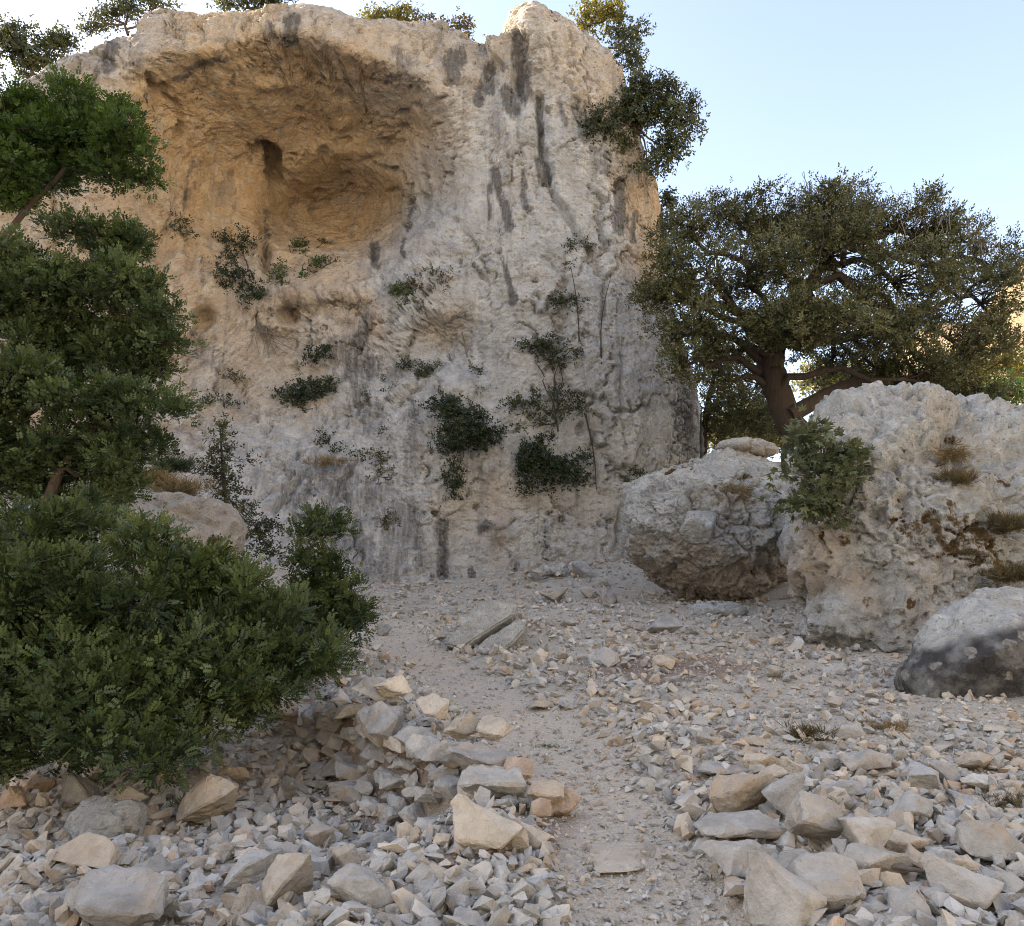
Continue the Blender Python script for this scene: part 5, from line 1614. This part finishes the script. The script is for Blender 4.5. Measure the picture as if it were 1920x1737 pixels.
# ---------- plants on the rock face: blobs, root, leaf, label
FACE = [
    ('hanging_shrub', 'dark evergreen shrub clinging to the lower cliff with a trailing tail', [(865, 800, 50, 36), (905, 825, 34, 22), (840, 830, 30, 30), (855, 770, 36, 26), (852, 885, 13, 30), (850, 920, 8, 22), (840, 755, 28, 18)], (880, 800), L_DARK, 15),
    ('hanging_shrub', 'dark rounded shrub on the lower cliff below the tall airy tree', [(1030, 860, 52, 30), (1070, 885, 34, 24), (1000, 860, 26, 26), (1020, 900, 30, 16), (985, 895, 10, 26)], (1050, 850), L_DARK, 16),
    ('cliff_tree', 'tall airy tree with umbrella top on the lower middle of the cliff', [(1000, 660, 30, 16), (1030, 650, 30, 14), (1075, 655, 26, 14), (1050, 675, 36, 12), (985, 750, 40, 20), (1060, 740, 30, 18), (1020, 770, 46, 16), (1075, 760, 16, 24), (1000, 800, 30, 22)], (1050, 830), L_CLIFF, 8),
    ('hanging_shrub', 'green creeper tumbling out of the left side of the cave', [(440, 490, 30, 40), (455, 530, 38, 28), (475, 555, 34, 16), (440, 450, 30, 20), (430, 520, 20, 30)], (470, 510), L_DARK, 9),
    ('cave_shrub', 'small green shrub on the cave floor right of the creeper', [(522, 510, 16, 18), (530, 530, 20, 10)], (530, 540), L_LENTISK, 14),
    ('cave_shrub', 'sprig of green leaves in front of the cave back wall', [(575, 468, 26, 16), (560, 478, 16, 14), (610, 460, 18, 8)], (585, 490), L_LENTISK, 7),
    ('cave_shrub', 'green tufts on the slanting ledge at the right of the cave floor', [(600, 495, 24, 10), (580, 515, 14, 10), (625, 490, 14, 6)], (600, 512), L_BRIGHT, 12),
    ('cliff_shrub', 'cluster of small green shrubs on pale rock in the middle of the cliff', [(755, 545, 22, 12), (770, 540, 12, 10), (760, 562, 10, 10)], (758, 555), L_LENTISK, 15),
    ('cushion_plant', 'topmost-left rounded cushion right above the green cluster on pale rock', [(778, 528, 9, 6)], (778, 532), L_HEATH, 30),
    ('cushion_plant', 'rounded cushion second from left in the dotted row of cushions', [(796, 520, 9, 6)], (796, 524), L_HEATH, 30),
    ('cushion_plant', 'rounded cushion highest in the dotted row of cushions', [(818, 515, 8, 5)], (818, 519), L_HEATH, 30),
    ('cushion_plant', 'upright cushion under the dotted row of cushions', [(790, 536, 8, 8)], (790, 542), L_HEATH, 30),
    ('cushion_plant', 'flat cushion at the lower right of the dotted row', [(828, 530, 9, 4)], (828, 533), L_HEATH, 30),
    ('cushion_plant', 'rightmost tiny cushion of the dotted row', [(842, 518, 7, 4)], (842, 521), L_HEATH, 30),
    ('cliff_shrub', 'flat-topped dark shrub on the grey ledge left of centre', [(595, 668, 24, 13), (600, 662, 16, 9)], (600, 690), L_DARK, 15),
    ('cliff_shrub', 'broad dark green shrub on the grey ledge below the flat-topped one', [(560, 745, 34, 26), (605, 725, 22, 18), (580, 730, 24, 18)], (580, 760), L_DARK, 15),
    ('cliff_shrub', 'shrub along the ledge above the dark hanging shrub', [(760, 690, 22, 12), (805, 695, 20, 10), (780, 695, 16, 8)], (790, 705), L_CLIFF, 10),
    ('cliff_shrub', 'small shrub under the dead branches on the ledge', [(875, 708, 18, 12), (895, 700, 10, 8)], (878, 718), L_CLIFF, 9),
    ('cliff_shrub', 'little round tuft on bare rock right of the ledge', [(900, 738, 9, 8)], (900, 744), L_CLIFF, 20),
    ('cliff_shrub', 'brown-green shrubs at the lower right of the grey slab', [(705, 865, 22, 16), (715, 890, 18, 12), (690, 855, 12, 12)], (710, 895), L_CLIFF, 12),
    ('cliff_shrub', 'dark green shrub beside the crack in the grey slab', [(648, 855, 16, 14), (640, 845, 12, 14)], (648, 868), L_DARK, 12),
    ('cliff_shrub', 'tiny pine-like shrub above the crack in the grey slab', [(615, 835, 12, 14), (612, 825, 8, 10)], (615, 850), L_DARK, 12),
    ('cliff_shrub', 'left one of twin shrubs on the tan ledge behind the left trees', [(392, 755, 18, 10)], (392, 764), L_DARK, 14),
    ('cliff_shrub', 'right one of twin shrubs on the tan ledge behind the left trees', [(420, 755, 18, 10)], (420, 764), L_DARK, 14),
    ('cliff_shrub', 'small grey-green shrub higher up the tan ledge', [(430, 705, 16, 9), (445, 712, 16, 6)], (432, 714), L_HEATH, 14),
    ('cliff_shrub', 'wispy grey shrub on the left wall of the cave', [(335, 415, 18, 14), (355, 440, 14, 12), (325, 430, 12, 12)], (340, 440), L_CLIFF, 8),
    ('cliff_tree', 'thin climbing sapling on the right part of the cliff', [(1075, 460, 18, 10), (1095, 470, 16, 7), (1065, 490, 10, 10), (1100, 460, 10, 6)], (1080, 520), L_CLIFF, 7),
    ('cliff_shrub', 'leafy tuft halfway down the thin climbing sapling', [(1060, 560, 20, 10), (1078, 560, 10, 14), (1045, 565, 10, 8)], (1075, 575), L_CLIFF, 7),
    ('cliff_shrub', 'small green patch at the cliff foot behind the middle boulder', [(1178, 905, 14, 10), (1190, 890, 6, 8)], (1180, 915), L_CLIFF, 9),
    ('cliff_shrub', 'left tiny tuft beside the ledge boundary', [(722, 715, 6, 7)], (722, 722), L_DARK, 22),
    ('cliff_shrub', 'right tiny tuft beside the ledge boundary', [(733, 726, 5, 8)], (733, 733), L_DARK, 22),
    ('cliff_shrub', 'small plant on the streaked grey wall left of centre', [(690, 745, 10, 9)], (690, 753), L_CLIFF, 12),
    ('cliff_shrub', 'tiny plant low on the edge of the front flake', [(728, 815, 7, 8)], (728, 822), L_CLIFF, 12),
    ('cliff_shrub', 'small stained tuft on the lower wall', [(808, 965, 7, 8)], (808, 970), L_CLIFF, 14),
    ('cliff_shrub', 'small bush below the dark hanging tail', [(745, 970, 14, 10), (730, 978, 10, 8)], (740, 980), L_CLIFF, 7),
]
for nm, lab, bl, b, mat, den in FACE:
    base = cpt(b[0], b[1])
    B = []
    for x_, y_, rx, ry in bl:
        q = cpt(x_, y_)
        rd = 0.75 * max(rx, ry) * q[1] / FPX
        B.append(pblob(x_, y_, q[1] - 0.35 * rd - 0.1, rx * 1.12, ry * 1.15, min(rd, 0.9)))
    plant(nm, lab, 'tree' if 'tree' in nm else 'shrub', base, B, ROS5, mat, BARK_RED, den * 1.05, 7, 0.10, 1.05, gap=0.08, limb=0.03, twig=0.006, up=0.2 if 'hang' in nm else 0.4, shell=0.3, trunk_name='stem', twigs=0.4)

# dead branches and hanging roots on the cliff
def deadwood(name, label, lines, r0=0.05, cat='dead branch', mat=BARK_GREY):
    base = cpt(*lines[0][0])
    t = None
    mb = MB()
    for pl in lines:
        pts = np.array([cpt(a, b, 0.15 + 0.1 * i) for i, (a, b) in enumerate(pl)])
        tt = np.linspace(0, 1, len(pts)); t2 = np.linspace(0, 1, 10)
        sp = np.stack([np.interp(t2, tt, pts[:, i]) for i in range(3)], 1)
        sp[1:-1] = 0.25 * sp[:-2] + 0.5 * sp[1:-1] + 0.25 * sp[2:]
        tube(mb, sp, np.linspace(r0, r0 * 0.35, 10), 6)
    o = link(name, mb.mesh(name, mat, True, base), None, loc=base)
    return tag(o, label, cat)
deadwood('dead_branch', 'curved dead branch standing on the ledge, shorter of two', [[(843, 700), (848, 680), (842, 664)], [(847, 678), (838, 668)]])
deadwood('dead_branch', 'forked dead branch against the shallow niche, taller of two', [[(878, 672), (872, 645), (866, 622)], [(874, 650), (860, 640)], [(878, 670), (884, 690)]])
rl = []
for i in range(24):
    a = random.uniform(0, 1)
    x0 = 470 + 40 * a
    rl.append([(x0, 598 + random.uniform(-6, 6)), (x0 + random.uniform(0, 20), 625 + random.uniform(-8, 8)), (x0 + random.uniform(-25, 75), 655 + random.uniform(-25, 22))])
deadwood('hanging_roots', 'tangle of bare grey roots hanging below the green creeper', rl, 0.016, 'roots')
deadwood('vine', 'thin bare vine climbing the right part of the cliff', [[(1128, 690), (1126, 620), (1132, 570), (1145, 520)], [(1086, 640), (1084, 590), (1078, 540), (1070, 500)]], 0.022, 'vine', BARK)
deadwood('vine', 'bare vine hanging right of the rounded dark shrub', [[(1098, 780), (1108, 820), (1116, 870), (1118, 920)]], 0.03, 'vine', BARK)

# young pine-like tree on the slope at left, dry grass around it
ys = 14.5
plant('slope_tree', 'slim sparse conifer growing on the slope left of the grey slab', 'tree', at(425, 1010, ys),
      [pblob(*b) for b in [(410, 830, ys, 26, 18, .25), (425, 860, ys, 40, 16, .3), (405, 890, ys, 34, 16, .3), (425, 920, ys, 36, 18, .3), (420, 800, ys, 16, 16, .2), (440, 960, ys, 34, 24, .3), (480, 990, ys, 40, 24, .3), (500, 1020, ys, 34, 24, .3)]],
      ROS5, L_CLIFF, BARK, 15, 7, 0.08, 0.8, trunk=[(at(428, 1010, ys), .04), (at(420, 900, ys), .03), (at(412, 800, ys), .01)], limb=0.015, twig=0.005)
def tuft(name, label, px, py, w, h, Y=None, mat=L_DRY, n=120, cat='grass', blade=1.0, group=None, spread=0.5, hang=0.0):
    p = gpt(px, py) if Y is None else at(px, py, Y)
    k = p[1] / FPX
    P = p + rng.normal(size=(n, 3)) * [w * k * 0.35, w * k * 0.3, h * k * 0.10]
    D = rng.normal(size=(n, 3)) * spread * [1.2, 0.8, 0.7] + [0, -0.15, 1.0 - hang * 1.5]
    S = np.full(n, h * k / 0.25) * rng.uniform(0.35, 1.0, n) * blade
    b = p
    t = thing(name, b, label, cat, group)
    leaves('blades', P, D, S, rng.random(n), BLA, mat, t, b)
    mb = MB()
    for i in range(7):
        d = rng.normal(size=3) * [0.3, 0.3, 0.1]; d[2] = abs(d[2]) + 0.6 * (1 - hang)
        tube(mb, curve_pts(p - [0, -0.02, 0.02], p + d * h * k * 0.6, 4, 0, 0.3), np.linspace(0.006, 0.002, 4), 3)
    link('stalks', mb.mesh('stalks', BARK_GREY, True, b), t)
    return t
TUFTS = [
    ('dry_grass', 'dry grass band below the left trees, next to the half-hidden boulder', 330, 925, 70, 50, 13.2, L_DRY, 150, 0),
    ('dry_grass', 'pale dry grass patch under the lower left tree', 290, 905, 40, 46, 13.4, L_DRY, 110, 0),
    ('dry_grass', 'dry grass growing on the half-hidden tan boulder', 400, 965, 60, 40, 12.6, L_DRY, 120, 0),
    ('slope_shrub', 'dark low shrub on the slope above the dry grass', 325, 880, 50, 40, 14.0, L_DARK, 200, 0),
    ('dry_grass', 'brown dry grass in the crack of the grey slab', 620, 872, 60, 26, 21.4, L_DRY, 90, 0),
    ('dry_grass', 'brown hanging grass tuft in the crevice of the tallest boulder', 1785, 850, 34, 42, 10.05, L_DRY, 90, 0.75),
    ('cushion_plant', 'olive cushion plant below the brown hanging tuft', 1790, 905, 44, 40, 9.95, L_HEATH, 160, 0),
    ('cushion_plant', 'grey-green wiry cushion on the right edge, upper of two', 1895, 990, 46, 46, 9.7, L_HEATH, 170, 0),
    ('cushion_plant', 'grey-green wiry cushion on the right edge, lower of two', 1900, 1085, 50, 50, 9.4, L_HEATH, 190, 0),
    ('cushion_plant', 'small wiry cushion in the middle of the tallest boulder', 1815, 1040, 30, 24, 9.7, L_HEATH, 90, 0),
    ('dry_grass', 'brown dry grass in the notch of the middle boulder', 1375, 925, 40, 36, 14.6, L_DRY, 120, 0.6),
    ('dry_shrub', 'wiry dry shrub on the scree, left of two', 1515, 1385, 60, 44, None, L_HEATH, 90, 0),
    ('dry_shrub', 'wiry reddish dry shrub on the scree, right of two', 1670, 1370, 50, 36, None, L_DRY, 70, 0),
    ('grass_tuft', 'tiny green tuft in the middle of the path', 1022, 1402, 34, 12, None, L_LENTISK, 60, 0),
    ('grass_tuft', 'small green weed among the left rubble', 355, 1510, 60, 34, None, L_LENTISK, 90, 0),
    ('dry_shrub', 'dark dry shrub among rocks at the right edge', 1885, 1510, 60, 40, None, L_HEATH, 80, 0),
    ('grass_tuft', 'small green weed at the lower end of the dry-stone wall', 975, 1520, 30, 24, None, L_LENTISK, 50, 0),
]
for nm, lab, px, py, w, h, Y, mat, n, hg in TUFTS:
    tuft(nm, lab, px, py, w, h, Y, mat, n, {'dry_grass': 'grass', 'grass_tuft': 'grass'}.get(nm, 'shrub'), 1.0, None, 0.5, hg)

# fig growing from the cleft beside the tallest boulder
yF = 9.75
plant('fig_shrub', 'fig shrub with big lobed leaves growing in the cleft of the boulders', 'shrub', at(1560, 985, yF + .2),
      [pblob(*b) for b in [(1520, 815, yF, 44, 26, .22), (1545, 850, yF, 56, 26, .25), (1520, 890, yF, 50, 28, .25), (1580, 885, yF, 44, 28, .2), (1530, 930, yF, 56, 26, .25), (1500, 950, yF, 40, 16, .2), (1600, 860, yF, 24, 20, .15), (1545, 960, yF, 40, 14, .2)]],
      FIG, L_FIG, BARK_GREY, 52, 4, 0.07, 0.80, up=0.15, limb=0.014, twig=0.006, shell=0.4, trunk_name='stem')

# fallen sticks
def stick(label, a, b, r):
    p, q = gpt(*a), gpt(*b)
    p[2] += 0.09; q[2] += 0.08
    mb = MB()
    tube(mb, curve_pts(p, q, 8, 0.08, 0.15), np.linspace(r, r * .6, 8), 6)
    return tag(link('stick', mb.mesh('stick', BARK_GREY, True, p), None, loc=p), label, 'stick')
stick('curved dark stick on rocks at lower right', (1675, 1668), (1735, 1672), 0.014)
stick('thin stick lying across the left rubble', (100, 1695), (160, 1672), 0.008)
stick('dark stick lying at the edge of the bush', (190, 1440), (225, 1470), 0.012)
